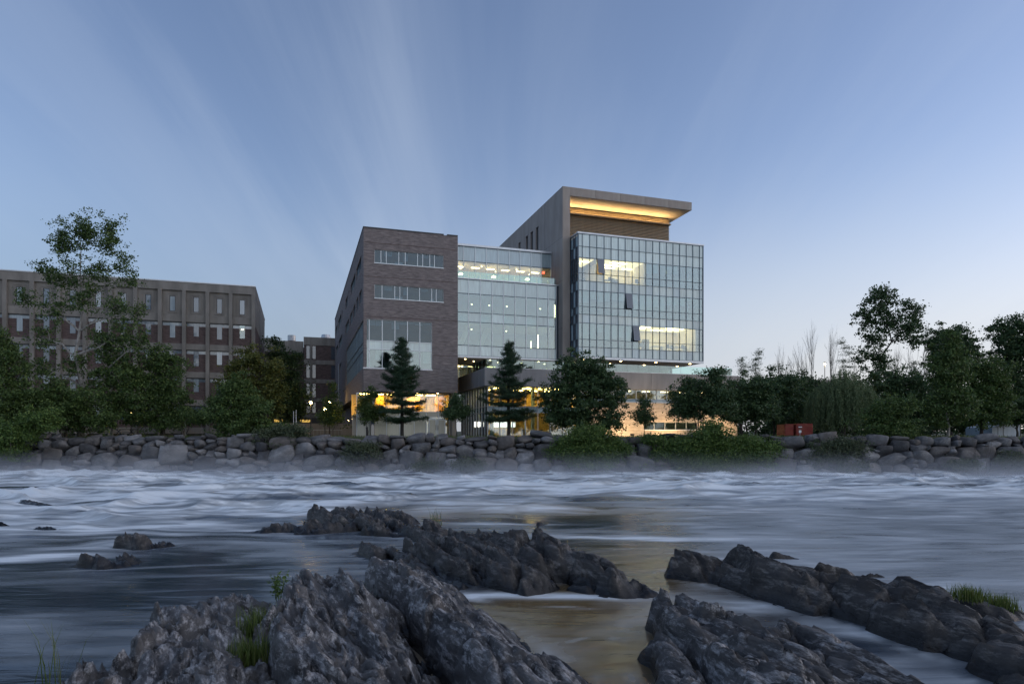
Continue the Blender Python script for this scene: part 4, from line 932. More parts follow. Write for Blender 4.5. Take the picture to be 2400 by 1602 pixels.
# ---- podium
VP = -5.0; UP0 = u_of(1136, VP); UP1 = u_of(1733, VP); PZ0, PZ1 = 5.65, 7.63; UPs = u_of(1370, VP)
pod = obj('podium', MB().box(UP0+.2, UP1-.1, VP+.22, 12, PZ0+.05, 6.9), M_conc, campus)
npn = 8
for k in range(npn):
    a = UP0+.004+(UP1-UP0)*k/npn; b = UP0+(UP1-UP0)*(k+1)/npn-.02
    box_obj('parapet_panel', M_conc, pod, a, b, VP, VP+.2, PZ0, PZ1)
for k in range(3):
    a = VP+.205+5.2*k; box_obj('parapet_panel', M_conc, pod, UP0, UP0+.2, a, a+5.17, PZ0, PZ1)
obj('parapet_cap', MB().box(UP0-.03, UP1+.03, VP-.03, VP+.25, PZ1+.003, PZ1+.05), M_coping, pod)
ng = 22
for k in range(ng):
    a = UP0+.1+(UP1-1.0-UP0)*k/ng; b = UP0+.1+(UP1-1.0-UP0)*(k+1)/ng-.03
    box_obj('balustrade_pane', M_rail, pod, a, b, VP+.30, VP+.325, PZ1+.03, PZ1+.98)
for k in range(9):
    a = VP+.35+1.4*k; box_obj('balustrade_pane', M_rail, pod, UP0+.1, UP0+.125, a, a+1.37, PZ1+.03, PZ1+.98)
obj('balustrade_end', MB().box(UP1-1.0, UP1-.97, VP+.3, VP+3, PZ1+.03, PZ1+.98), M_rail, pod)
obj('terrace_planter', MB().box(u_of(1240,VP+1), u_of(1320,VP+1), VP+.6, VP+1.2, 6.9, 7.7), M_dark, pod)
# wall and doors on the terrace below the link
curtain(pod, front(7.6), lin(UL0-1.2, UP0+8, 10), [6.9, Lz[0]-.28], lambda i,j: M_glass, .1, .06, .1, M_mull_w)
obj('room_interior', MB().box(UL0-1.3, UP0+8.2, 10.5, 10.6, 6.9, Lz[0]-.3), M_room, pod)
for k in range(4): box_obj('ceiling_light', G_warm, pod, UL0-.6+k*2.2, UL0+.5+k*2.2, 8.6, 8.9, Lz[0]-.38, Lz[0]-.35)
# glazed hall
VG = VP+.55; UG0 = UP0+.5
Ha = [UG0] + [u_of(1080+t/9.396, VG) for t in (860,1145,1425,1700,1975,2250)] + [UPs]
HZ = [0, 2.75, 3.42, PZ0+.02]
curtain(pod, front(VG), Ha, HZ, lambda i,j: (M_glass, M_frit_b, M_glass)[j], .09, .06, .16, M_mull_w)
curtain(pod, side(UG0-.03), lin(VG+.12, VG+12.5, 10), HZ, lambda i,j: (M_glass, M_glass_t, M_glass)[j], .09, .06, .16, M_mull_w)
obj('hall_column', MB().tube((UG0+.75,VG+.9,0),(UG0+.75,VG+.9,PZ0),.22,.22,12).tube((Ha[4]-.3,VG+.9,0),(Ha[4]-.3,VG+.9,PZ0),.22,.22,12), M_frit_b, pod)
obj('room_interior', MB().box(UG0+.3, UPs, 5.2, 5.3, 3.4, PZ0).box(UPs-.1, UPs, VG+.2, 5, 0, PZ0).box(UG0+.3, UPs, VG+2.0, 5.2, 3.05, 3.35), M_room_y, pod)
obj('room_interior', MB().box(UG0+.3, UPs, 3.6, 3.7, 0, 3.04), M_room_y, pod)
for k in range(6):
    for q in range(2): box_obj('ceiling_light', G_amber, pod, UG0+.8+k*1.9, UG0+1.9+k*1.9, VG+1.4+q*3.2, VG+1.65+q*3.2, PZ0-.10, PZ0-.07)
for k in range(4): box_obj('ceiling_light', G_amber, pod, UG0+1.2+k*2.8, UG0+1.7+k*2.8, VG+3.2, VG+3.4, 2.98, 3.01)
for t0, t1 in ((720,840),(868,1020),(1110,1200),(300,335),(375,412)):
    w0, w1 = u_of(1080+t0/9.396, VG+3.5), u_of(1080+t1/9.396, VG+3.5)
    sc_ = box_obj('display_screen', G_screen, pod, w0, w1, VG+3.5, VG+3.54, 1.15, 1.75); 
for k in range(9):
    u = UG0+1.2+k*1.15
    obj('hall_table', MB().box(u-.4,u+.4,VG+1.4,VG+2.1,.70,.74).box(u-.04,u+.04,VG+1.7,VG+1.8,0,.7).box(u-.25,u+.25,VG+1.6,VG+1.9,0,.04)
        .box(u-.35,u-.05,VG+1.0,VG+1.3,.42,.46).box(u-.35,u-.05,VG+.98,VG+1.02,.46,.85).box(u-.32,u-.28,VG+1.02,VG+1.06,0,.42).box(u-.12,u-.08,VG+1.02,VG+1.06,0,.42), M_chair, pod)
# limestone base with strip windows
sw0, sw1 = u_of(1510, VP), u_of(1636, VP)
stb = wall(front(VP+.1), UPs, UP1-.25, 0, 4.05, [(sw0, sw1, .87, 1.76)], .3)
stb.quad((UPs,VP+.1,0),(UPs,VP+.1,4.05),(UPs,VP+2,4.05),(UPs,VP+2,0)); stb.quad((UP1-.25,VP+.1,0),(UP1-.25,12,0),(UP1-.25,12,PZ0),(UP1-.25,VP+.1,4.05)); stb.quad((UPs,VP+.1,4.05),(UP1-.25,VP+.1,4.05),(UP1-.25,VP+1,4.05),(UPs,VP+1,4.05))
obj('stone_base', stb, M_stone, pod)
obj('ledge', MB().box(UPs-.02, UP1-.2, VP+.02, VP+.6, 4.053, 4.16), M_coping, pod)
curtain(pod, front(VP+.5), lin(UPs, UP1-.3, 15), [4.17, 4.5, PZ0-.02], lambda i,j: M_glass if j else M_frit_b, .07, .06, .12, M_mull_w)
curtain(pod, front(VP+.28), lin(sw0, sw1, 5), [.87, 1.76], lambda i,j: M_glass_w, .06, .06, .12, M_mull_w)
box_obj('window_sill', M_white, pod, sw0-.04, sw1+.04, VP+.04, VP+.3, .78, .867)
obj('room_interior', MB().box(UPs, UP1-.4, VP+4.5, VP+4.6, .2, PZ0), M_room, pod)
for k in range(8): box_obj('ceiling_light', G_warm, pod, UPs+1+k*2.6, UPs+2.0+k*2.6, VP+2.2, VP+2.4, PZ0-.08, PZ0-.05)
for k in range(3): box_obj('ceiling_light', G_warm, pod, sw0+.6+k*2.2, sw0+1.0+k*2.2, VP+2.0, VP+2.2, 2.2, 2.23)

# ---- flood lights on the grass, washing the limestone
def flood(px, nm, lab):
    u = u_of(px, VP-2.8); c = Vector(C0) + Vector((ca*u - sa*(VP-2.8), sa*u + ca*(VP-2.8), 0))
    e = tag(empty('flood_light', (c.x, c.y, GZ), A), lab, 'flood light', 'flood lights washing the limestone base')
    obj('base', MB().box(-.18,.18,-.06,.06,0,.04).box(-.02,.02,-.02,.02,.04,.16), M_dark, e)
    h = obj('lamp_head', MB().box(-.2,.2,-.12,.10,.14,.34), M_dark, e)
    obj('lens', MB().box(-.17,.17,.104,.112,.17,.31), glow('flood_lens_'+nm, (1,.72,.40), 14), h)
    ld = bpy.data.lights.new('flood_light_beam', 'SPOT'); ld.energy = 420; ld.color = (1,.68,.36); ld.spot_size = R(118); ld.spot_blend = .35; ld.shadow_soft_size = .12
    lo = bpy.data.objects.new('lamp_beam', ld); col.objects.link(lo); lo.parent = e; lo.location = (0,.2,.24); lo.rotation_euler = (R(118), 0, 0)
flood(1482, 'a', 'small black flood light on grass below the wider blank stretch of limestone')
flood(1586, 'b', 'small black flood light on grass below the low limestone strip window')
flood(1712, 'c', 'small black flood light on grass near the end corner of the limestone base')

# ------------------------------------------------------------------ older concrete-framed building on the left
CL = Vector(((598-CX)/F*87.0, 87.0, GZ))
old = tag(empty('concrete_building', CL, A), 'old weathered concrete and brick block with piers and slot windows', 'building')
NB, BAY = 12, 2.75; UW = -NB*BAY; HT = 19.7; DV = 26.0
obj('wall', MB().box(UW, -.05, .55, DV, -.5, HT-.3), M_brick_d, old)
obj('roof_band', MB().box(UW-.2, 0, -.05, .6, 18.65, HT).box(-.6, 0, .6, DV, 18.65, HT).box(UW, -.6, .6, DV, HT-.25, HT-.1), M_conc_o, old)
obj('coping', MB().box(UW-.25, .06, -.11, .3, HT+.003, HT+.13).box(-.3, .06, .3, DV, HT+.003, HT+.13), M_coping, old)
obj('side_wall', MB().box(-.049, -.02, .6, DV, 14.7, 18.64).box(-.049,-.015,.6,DV,11.15,11.9).box(-.049,-.015,.6,DV,7.58,8.33).box(-.049,-.015,.6,DV,4.0,4.75), M_conc_o, old)
obj('expansion_joint', MB().box(-.02,.0,11.5,11.7,0,18.6), M_dark, old)
bands = [(14.7,15.6),(11.15,11.9),(7.58,8.33),(4.0,4.75),(.4,1.2)]
for z0, z1 in bands: box_obj('floor_band', M_conc_o, old, UW, -.02, .12, .54, z0, z1)
M_pane_o = M_glass_w
obj('room_interior', MB().box(UW, -.2, .52, .545, 0, 15), M_room_d, old)
for k in range(NB+1):
    u = -k*BAY; box_obj('pier', M_conc_o, old, u-.44, u, -.22, .53, -.4, 18.64)
for k in range(NB):
    u1 = -k*BAY-.44; u0 = -(k+1)*BAY; um = (u0+u1)/2
    P = front(.22); hw = .34
    pn_ = obj('precast_panel', wall(P, u0+.01, u1-.01, 15.605, 18.645, [(um-hw, um+hw, 16.0, 17.95)], .16), M_conc_o, old)
    obj('window_surround', MB().box(um-.62,um-.55,.17,.215,15.8,18.2).box(um+.55,um+.62,.17,.215,15.8,18.2).box(um-.55,um+.55,.17,.215,18.13,18.2).box(um-.55,um+.55,.17,.215,15.8,15.87), M_conc_o, pn_)
    wn = box_obj('window', M_win_o if k % 3 else M_win_p, old, um-hw+.05, um+hw-.05, .30, .33, 16.06, 17.9)
    obj('window_frame', MB().box(um-hw,um-hw+.06,.26,.36,16.0,17.95).box(um+hw-.06,um+hw,.26,.36,16,17.95).box(um-hw,um+hw,.26,.36,16.0,16.05).box(um-hw,um+hw,.26,.36,17.9,17.95), M_dark, pn_)
    box_obj('window_backing', M_blind if k % 2 else M_room_d, old, um-hw, um+hw, .40, .42, 16.0+(.6 if k % 2 else 0), 17.95)
    for j in range(4):
        zt = bands[j][0]; zb = bands[j+1][1]; w = .30
        lit = (k == 0 and j == 0)
        box_obj('clerestory_pane', M_win_o if (k+j) % 3 else M_win_p, old, u0+.02, u1-.02, .34, .37, zt-.52, zt-.12)
        box_obj('slot_pane', (M_win_p, M_win_o, M_win_o)[(k*2+j) % 3] if not lit else M_glass, old, um-w, um+w, .30, .335, zt-2.05+.25*((k+j) % 2 == 0), zt-.125)
        box_obj('brick_panel', M_brick_d, old, u0+.02, um-w-.02, .26, .52, zb+.005, zt-.54)
        box_obj('brick_panel', M_brick_d, old, um+w+.02, u1-.02, .26, .52, zb+.005, zt-.54)
        box_obj('brick_panel', M_brick_d, old, um-w-.015, um+w+.015, .262, .52, zb+.005, zt-2.07+.25*((k+j) % 2 == 0))
        box_obj('shadow_joint', M_dark, old, u0, u1, .20, .36, zt-.11, zt-.012)
um = -.44/2-BAY/2
box_obj('room_light', G_warm, old, um-.12, um+.16, .40, .44, 14.05, 14.16)
obj('skylight', MB().box(-24.9,-18.5,2,5,HT-.1,HT+.75), M_frit_b, old)
for k in range(5): obj('skylight_bar', MB().box(-24.9+k*1.58, -24.8+k*1.58, 1.9, 5, HT+.7, HT+.9+.05*(k % 2)), M_mull_w, old)

# ------------------------------------------------------------------ taller block between the two, farther back
CMd = Vector(((713-CX)/F*130.0, 130.0, GZ))
mid = tag(empty('office_block', CMd, A), 'brown brick block with pale floor bands and rooftop vents between larger buildings', 'building')
hm = lambda py: CZ + (HY-py)/F*130.0 - GZ
obj('wall', MB().box(0, 16, 0, 18, 0, hm(789.5)-.1).box(-14, -.01, 4, 18, 0, hm(808)), M_brick_d, mid)
obj('roof_band', MB().box(-.1, 16, -.12, 1, hm(808), hm(789)).box(-14, -.12, 3.85, 5, hm(821), hm(793.5)), M_conc_o, mid)
for a, b in ((842.6,852.8),(887.4,896.8),(932.3,940.3),(970,978.5)): box_obj('floor_band', M_conc_o, mid, -.08 if a < 960 else -5.5, 15.9, -.1, .05, hm(b), hm(a))
for u in (1.25, 6.0): box_obj('pier', M_conc_o, mid, u-.14, u+.14, -.28, -.105, hm(1000), hm(799))
for j, (a, b) in enumerate(((808.5,842),(852.8,887),(897,932),(941,969))):
    for q, (u0, u1) in enumerate(((.42,1.02),(1.55,2.15),(5.15,5.8))):
        lit = False
        box_obj('slot_window', (M_win_o if j < 3 else M_darkg) if q < 2 else M_darkg, mid, u0, u1, -.05, -.01, hm(b)+.2, hm(a)-.12)
        obj('window_frame', MB().box(u0-.06,u0,-.07,0,hm(b)+.14,hm(a)-.06).box(u1,u1+.06,-.07,0,hm(b)+.14,hm(a)-.06), M_dark, mid)
obj('entrance_shade', MB().box(-6, 10, -.04, -.011, hm(991), hm(979)), M_dark, mid)  # flat dark sheet painting the shade of the opening under the band
for px in ((650,668),(704,727)):
    u0, u1 = [( (p-713)/F*130)/ca for p in px]
    box_obj('lit_window', glow('lit_window_%d' % px[0], (1,.62,.15), .35), mid, u0, u1, -.075, -.045, hm(989), hm(983))
obj('rooftop_unit', MB().box(-8.6,-6.2,8,10,hm(796),hm(782)), M_conc_o, mid)
obj('rooftop_vent', MB().lathe([(.5,0),(.5,.5),(.8,.6),(.8,1.7),(.72,1.75)], 12, (-2.4,7,hm(795.5))), M_steel, mid)
obj('rooftop_vent', MB().lathe([(1.0,0),(1.0,.9),(.95,1.5),(.85,1.9)], 14, (4.4,8,hm(790.5))), M_steel, mid)

# ------------------------------------------------------------------ plaza furniture
def place(px, Y, z=GZ): return ((px-CX)/F*Y, Y, z)
tw_ = tag(empty('terrace_wall', place(650, 96), A), 'low concrete terrace wall with metal railing on plaza', 'wall')
obj('wall', MB().box(-6, 11, 0, .3, -.3, 2.0), M_conc_o, tw_)
rl = obj('railing', MB().box(-6,9,-1.5,-1.45,1.0,1.05).box(-6,9,-1.5,-1.45,.12,.16), M_steel, tw_)
for k in range(31): box_obj('baluster', M_steel, tw_, -6+k*.5-.012, -6+k*.5+.012, -1.49, -1.46, 0, 1.02)
def lamp(px, Y, top, lab, arms=1):
    p = place(px, Y); h = CZ+(HY-top)/F*Y-GZ
    e = tag(empty('lamp_post', p), lab, 'street lamp', 'lamp posts on the plaza')
    obj('pole', MB().tube((0,0,0),(0,0,h-.1),.07,.05,8).lathe([(.13,0),(.13,.3),(.08,.35)], 10), M_dark, e)
    hd = obj('lamp_head', MB().lathe([(.05,-.12),(.24,-.02),(.26,.03),(.10,.12),(.02,.16)], 14, (0,0,h+.22)), M_dark, e)
    obj('bulb', MB().lathe([(.10,-.14),(.15,-.05),(.15,.06),(.10,.10)], 12, (0,0,h)), G_bulb, e)
    ld = bpy.data.lights.new('lamp_glow', 'POINT'); ld.energy = 45; ld.color = (1,.66,.28); ld.shadow_soft_size = .15
    lo = bpy.data.objects.new('lamp_glow', ld); col.objects.link(lo); lo.parent = e; lo.location = (0,-.3,h-.2)
lamp(728.5, 92, 943, 'lamp post lit amber in front of the brown brick block')
lamp(761.5, 82, 958.5, 'lamp post lit amber beside the young plaza tree')
lamp(773, 100, 941, 'farther lamp post lit amber behind the young plaza tree')
lamp(307, 76, 970, 'lamp post glowing among shrubs before the old concrete block')
lamp(1933, 110, 853, 'tall lamp post with a small light among bare trees')
lamp(1972, 84, 955, 'lamp post with a small light inside the willow')
for i, (px, tp) in enumerate(((688,965),(694,962))):
    e = tag(empty('flag_pole', place(px, 76)), ('shorter bare white flag pole by the picnic table','taller bare white flag pole by the picnic table')[i], 'flag pole', 'pair of white flag poles')
    h = CZ+(HY-tp)/F*76-GZ
    obj('pole', MB().tube((0,0,0),(0,0,h),.06,.035,8), M_white, e); obj('finial', MB().lathe([(.02,0),(.06,.05),(.02,.1)], 8, (0,0,h)), M_white, e)
e = tag(empty('picnic_table', place(705, 73), R(8)), 'wooden picnic table with attached benches on the plaza edge', 'table')
obj('table_top', MB().box(-1.1,1.1,-.38,.38,.74,.79), M_wood, e)
for sy in (-.72,.72): obj('bench', MB().box(-1.1,1.1,sy-.14,sy+.14,.44,.48), M_wood, e)
for sx in (-.75,.75): obj('leg', MB().tube((sx,-.75,0),(sx,.28,.74),.045,.045,4).tube((sx,.75,0),(sx,-.28,.74),.045,.045,4).box(sx-.04,sx+.04,-.72,.72,.38,.44), M_wood, e)
e = tag(empty('picnic_table', place(293, 70), R(-4)), 'dark picnic table on the lawn under the tall poplar', 'table')
obj('table_top', MB().box(-1.0,1.0,-.38,.38,.74,.79), M_dark, e)
for sy in (-.72,.72): obj('bench', MB().box(-1.0,1.0,sy-.14,sy+.14,.44,.48), M_dark, e)
for sx in (-.7,.7): obj('leg', MB().tube((sx,-.75,0),(sx,.28,.74),.045,.045,4).tube((sx,.75,0),(sx,-.28,.74),.045,.045,4), M_dark, e)
tag(obj('bollard', MB().lathe([(.10,0),(.10,.85),(.12,.87),(.12,1.0),(.04,1.05)], 12), M_dark, None, place(860, 71)), 'black bollard in front of the brick wing corner', 'bollard')
# ---- red banners and sign on the right bank
def red_board():
    m, N, L = new_mat('red_weathered_board'); out = N.new('ShaderNodeOutputMaterial'); b = N.new('ShaderNodeBsdfPrincipled'); L.new(b.outputs[0], out.inputs[0]); b.inputs['Roughness'].default_value = .6
    tc = N.new('ShaderNodeTexCoord'); mp = N.new('ShaderNodeMapping'); mp.inputs['Scale'].default_value = (.7,.7,6); L.new(tc.outputs['Object'], mp.inputs[0])
    nz = N.new('ShaderNodeTexNoise'); nz.inputs['Scale'].default_value = 1.3; nz.inputs['Detail'].default_value = 6; L.new(mp.outputs[0], nz.inputs[0])
    rp = N.new('ShaderNodeValToRGB'); L.new(nz.outputs[0], rp.inputs[0]); e = rp.color_ramp.elements
    e[0].position = .35; e[0].color = (.16,.022,.018,1); e[1].position = .62; e[1].color = (.26,.085,.045,1); x = e.new(.50); x.color = (.27,.030,.022,1)
    L.new(rp.outputs[0], b.inputs['Base Color']); return m
M_red = red_board()
for px0, px1, y0, y1, lab in ((1840,1859.5,993.5,1022,'narrower red-painted metal container under dark trees'), (1866,1905,992,1021,'wider red-painted metal container behind a road sign')):
    Y = 70; a = at(px0, y1, Y); b = at(px1, y0, Y); w = b.x-a.x; h = b.z-GZ-.12
    e = tag(empty('red_container', ((a.x+b.x)/2, Y, GZ)), lab, 'container', 'red containers on the bank')
    obj('body', MB().box(-w/2, w/2, 0, 2.2, .12, .12+h), M_red, e)
    for k in range(9): box_obj('rib', M_red, e, -w/2+.04, w/2-.04, -.035, -.001, .2+h*k/9, .2+h*k/9+h*.055)
    obj('skid', MB().box(-w/2,-w/2+.15,.02,2.1,-.02,.12).box(w/2-.15,w/2,.02,2.1,-.02,.12), M_dark, e)
e = tag(empty('road_sign', place(1875, 64.5, GZ-.05)), 'round traffic sign with small white plate on thin post', 'sign')
obj('post', MB().tube((0,0,0),(0,0,1.05),.03,.03,6), M_steel, e)
sg = obj('sign_disc', MB().tube((0,-.03,.98),(0,-.055,.98),.22,.22,20), surf('sign_face_maroon', (.10,.02,.02), (.14,.03,.03), 3, .5), e)
obj('sign_bar', MB().box(-.17,.17,-.065,-.0555,.94,1.02), M_white, sg)
obj('plate', MB().box(-.12,.12,-.05,-.031,.42,.66), M_white, e)
# ---- pale shed at the right edge
e = tag(empty('pale_shed', at(2362,1027,78.0).to_tuple()[:2]+(GZ,), R(6)), 'pale blue-grey metal shed with sloping roof at the bank edge', 'shed')
M_shed = surf('pale_sheet_metal', (.40,.47,.54), (.48,.55,.62), 1.5, .5, 0, None, (6,6,.3))
sh = MB(); pr = [(-2.0,0),(1.6,0),(1.6,1.95),(1.25,2.15),(-2.0,1.1)]
sh.add([(x,0,z) for x,z in pr]+[(x,4,z) for x,z in pr], [(0,1,2,3,4),(9,8,7,6,5)]+[(i,5+i,5+(i+1) % 5,(i+1) % 5) for i in range(5)])
obj('body', sh, M_shed, e)
obj('seam', MB().box(-.62,-.55,-.02,-.001,0,1.5).box(-1.3,-1.26,-.02,-.001,0,1.25), M_dark, e); obj('edge_trim', MB().box(1.55,1.66,-.03,-.001,0,1.98), M_dark, e)
# ---- far beige building seen through bare trees on the right
e = tag(empty('far_building', at(1925,880,150).to_tuple()[:2]+(GZ,), R(8)), 'flat-roofed beige building half hidden behind bare trees', 'building')
obj('wall', MB().box(-9,9,0,8,0,12.2), M_conc_o, e); obj('roof', MB().box(-9.3,9.3,-.3,8.3,12.2,13.0), M_conc_w, e)
for k in range(6): box_obj('window', M_darkg, e, -7.8+k*2.8, -6.2+k*2.8, -.04, .05, 9, 10.6)

# ------------------------------------------------------------------ vegetation
L_mid  = leafmat('leaf_green', (0.038,0.073,0.021), (0.087,0.142,0.038), (0.148,0.199,0.052))
L_dark = leafmat('leaf_dark', (0.031,0.065,0.028), (0.065,0.115,0.046), (0.114,0.170,0.055))
L_yel  = leafmat('leaf_olive', (0.054,0.070,0.016), (0.116,0.132,0.031), (0.202,0.186,0.039))
L_vine = leafmat('leaf_vine', (0.046,0.090,0.022), (0.101,0.167,0.037), (0.171,0.232,0.054))
L_will = leafmat('leaf_willow', (.085,.125,.055), (.145,.195,.09), (.19,.24,.115))
L_grey = leafmat('leaf_greygreen', (0.046,0.065,0.034), (0.085,0.109,0.056), (0.124,0.147,0.078))
L_pine = leafmat('needle_pine', (0.016,0.040,0.022), (0.034,0.074,0.034), (0.062,0.109,0.043), .12)
L_gras = leafmat('grass_blade', (0.062,0.096,0.022), (0.116,0.163,0.034), (0.217,0.217,0.070), .3)
B_brown = surf('bark_brown', (.045,.038,.032), (.085,.072,.06), 6, .9, .4, 18, (1,1,.25))
B_pale  = surf('bark_pale', (.20,.185,.165), (.32,.30,.27), 5, .85, .3, 14, (1,1,.4))
B_dark  = surf('bark_dark', (.022,.020,.018), (.045,.040,.036), 6, .9, .3, 18)

def leaves(C, size, r, asp=.55, up=.0):
    """one diamond leaf per row of C; returns verts, quads"""
    n = len(C); a = r.normal(size=(n,3)); a[:,2] += up; a /= np.linalg.norm(a, axis=1)[:,None]
    b = np.cross(a, r.normal(size=(n,3))); b /= np.linalg.norm(b, axis=1)[:,None]
    s = size*r.uniform(.6, 1.35, n)[:,None]
    V = np.stack([C-a*s, C+b*s*asp, C+a*s, C-b*s*asp], 1).reshape(-1, 3)
    return V, np.arange(4*n).reshape(n, 4)
def limb_pts(p, q, sag, r, n=4, wob=.06):
    p = Vector(p); q = Vector(q); L_ = (q-p).length; out = []
    for k in range(n+1):
        t = k/n; w = Vector((r.normal(), r.normal(), r.normal()))*wob*L_*math.sin(math.pi*t)
        out.append(p.lerp(q, t) + w + Vector((0,0,1))*sag*L_*math.sin(math.pi*t))
    return out
def tree(name, label, base, H, lobes, nclump, per, leaf, size, lm, bm, seed, trunk=.16, stems=1, spread=.0, clump=.55, group=None, lean=(0,0), fork=.35, bare_base=.0, hollow=.35, twigs=True, cat='tree', up=0.0, flat=1.0, asp=.55):
    """lobes: [(x,y,z,rx,ry,rz,weight)] in metres from the base; leaf clumps fill the lobes, limbs reach every clump"""
    r = np.random.default_rng(seed); root = tag(empty(name, base), label, cat, group)
    W = np.array([l[6] if len(l) > 6 else 1.0 for l in lobes]); W = W/W.sum()
    cl = []; li = []
    for i, l in enumerate(lobes):
        k = max(2, int(round(nclump*W[i])))
        d = r.normal(size=(k,3)); d /= np.linalg.norm(d, axis=1)[:,None]; rad = (hollow + (1-hollow)*r.random(k)**.6)[:,None]
        rad *= 1+.30*r.normal(size=(k,1))*(rad > .6)
        cl.append(np.array(l[:3]) + d*rad*np.array(l[3:6])); li += [i]*k
    cl = np.vstack(cl); li = np.array(li); cl[:,2] = np.maximum(cl[:,2], -1.0)
    # wood
    wood = MB(); skel = []
    for s in range(stems):
        an = 2*math.pi*s/stems + r.random(); b0 = Vector((math.cos(an)*spread*.25, math.sin(an)*spread*.25, -.15))
        top = Vector((lean[0]+math.cos(an)*spread, lean[1]+math.sin(an)*spread, H*.86))
        pts = limb_pts(b0, top, 0, r, 7, .025); rad = [trunk*(1-.9*(k/7)**.8)*(1.25 if k == 0 else 1) for k in range(8)]
        wood.path(pts, rad, 7); skel += [(p, rad[k]) for k, p in enumerate(pts) if p.z > H*fork*.6]
    for i, l in enumerate(lobes):
        c = Vector(l[:3]); 
        cand = [(p, rr) for p, rr in skel[:8*stems] if p.z < c.z+.1*H] or skel
        p, rr = min(cand, key=lambda q: (q[0]-c).length + .4*abs(q[0].z-(c.z-.25*H)))
        r0 = max(.02, min(rr*.75, trunk*.5)); pts = limb_pts(p, c, .03, r, 4, .05); wood.path(pts, [r0*(1-.75*k/4) for k in range(5)], 5)
        skel += [(q, r0*(1-.75*k/4)) for k, q in enumerate(pts)][1:]
    if twigs:
        SP = np.array([q[0] for q in skel])
        for k in range(len(cl)):
            if k % 2 and len(cl) > 160: continue
            j = int(np.argmin(np.linalg.norm(SP-cl[k], axis=1) + .25*np.maximum(0, SP[:,2]-cl[k][2])))
            pts = limb_pts(SP[j], cl[k], .03, r, 2, .06); r0 = min(.035, skel[j][1]*.7)+.006; wood.path(pts, [r0, r0*.7, .006], 4)
    obj('trunk', wood, bm, root)
    n = len(cl)*per; off = r.normal(size=(n,3))*clump*.55; off[:,2] *= .62*flat
    sc = np.repeat(r.uniform(.55, 1.35, len(cl)), per)[:,None]
    Vv, Q = leaves(np.repeat(cl, per, 0)+off*sc, size, r, asp, up)
    Vv[:,2] = np.maximum(Vv[:,2], -1.2)
    obj('crown', np_mesh('crown', Vv, Q), lm, root)
    return root
def lob(base_px, Y, specs, z0=GZ):
    """lobes given as (px, py, half-width px, half-height px, weight, depth factor) on the tree's own depth"""
    b = place(base_px, Y); k = Y/F; out = []
    for s in specs:
        px, py, hw, hh = s[:4]; w = s[4] if len(s) > 4 else hw*hh
        dd = s[5] if len(s) > 5 else 0
        out.append(((px-base_px)*k, dd, CZ+(HY-py)*k-z0, hw*k, max(hw, hh*.6)*k*.85, hh*k, w))
    return out
def T(name, label, px, Y, top, specs, nclump, per, size, lm, bm, seed, **kw):
    b = place(px, Y, kw.pop('z', GZ)); return tree(name, label, b, CZ+(HY-top)/F*Y-b[2], lob(px, Y, specs, b[2]), int(nclump*1.35), int(per*1.08), 0, size*1.15, lm, bm, seed, **kw)

# ---- left group
T('poplar_tree', 'tall open poplar with pale forked trunk before the concrete block', 190, 66, 505,
  [(150,565,34,48,2600),(195,540,26,46,2400),(255,555,30,50,2600),(105,640,28,30),(160,650,40,36),(230,640,40,40),(290,620,22,40),(305,660,22,22),(130,720,36,36),(200,700,36,40),(270,720,36,40),(105,790,34,30),(235,800,30,40),(290,790,34,40),(320,730,22,30),(60,700,22,30),(330,800,26,40),(100,860,30,34),(265,880,34,40),(180,860,36,30)],
  640, 24, .088, L_mid, B_pale, 1, trunk=.30, clump=.50, fork=.25, hollow=.2, asp=.7)
T('tree', 'leafy tree with thin pale stem close beside the tall poplar', 262, 67, 790, [(262,830,30,50),(300,880,46,60),(240,900,40,50),(330,930,50,50),(270,950,50,40)], 170, 50, .11, L_mid, B_pale, 2, trunk=.12, clump=.55)
T('tree', 'dense round leafy tree half hiding the concrete block windows', 380, 68, 795, [(375,840,30,40),(350,890,50,50),(395,880,36,60),(410,940,40,50),(350,960,60,45),(400,985,40,25)], 230, 60, .10, L_mid, B_brown, 3, trunk=.12, stems=2, spread=.6, clump=.55)
T('shrub', 'broad leafy shrub under the tall poplar', 150, 64, 880, [(120,930,50,40),(190,940,50,36),(150,975,70,34),(230,985,50,26)], 200, 60, .10, L_mid, B_brown, 4, trunk=.07, stems=4, spread=.8, clump=.55, cat='shrub')
T('tree', 'dark bushy tree rising behind the bright shrub on the wall', 15, 62, 750, [(5,800,30,40),(15,860,45,50),(30,930,60,50),(10,990,70,40),(70,960,45,50)], 260, 60, .10, L_mid, B_brown, 5, trunk=.16, clump=.6)
T('shrub', 'bright green shrub spilling over the wall at its far end', 30, 58.5, 985, [(20,1020,45,32),(60,1010,40,30),(100,985,40,26),(15,1050,40,26)], 170, 60, .085, L_vine, B_brown, 6, trunk=.05, stems=4, spread=.7, clump=.5, cat='shrub', z=2.0)
T('tree', 'olive-tinted spreading tree near the middle buildings', 610, 72, 805, [(600,840,30,34),(560,870,36,40),(640,870,24,44),(645,930,26,46),(590,920,50,50),(540,930,40,44)], 260, 60, .105, L_yel, B_brown, 7, trunk=.18, clump=.55)
T('shrub', 'round deep green bush standing at the wall top', 558, 64, 880, [(560,915,40,34),(530,960,46,40),(590,965,46,40),(560,1000,66,26),(640,1005,30,20)], 240, 64, .095, L_mid, B_brown, 8, trunk=.08, stems=3, spread=.6, clump=.55, cat='shrub')
T('tree', 'dark dense tree against the brown brick block', 660, 100, 800, [(650,830,30,34),(680,860,30,40),(660,900,46,50),(690,930,34,50),(660,960,50,40)], 220, 60, .14, L_dark, B_dark, 9, trunk=.25, clump=.8)
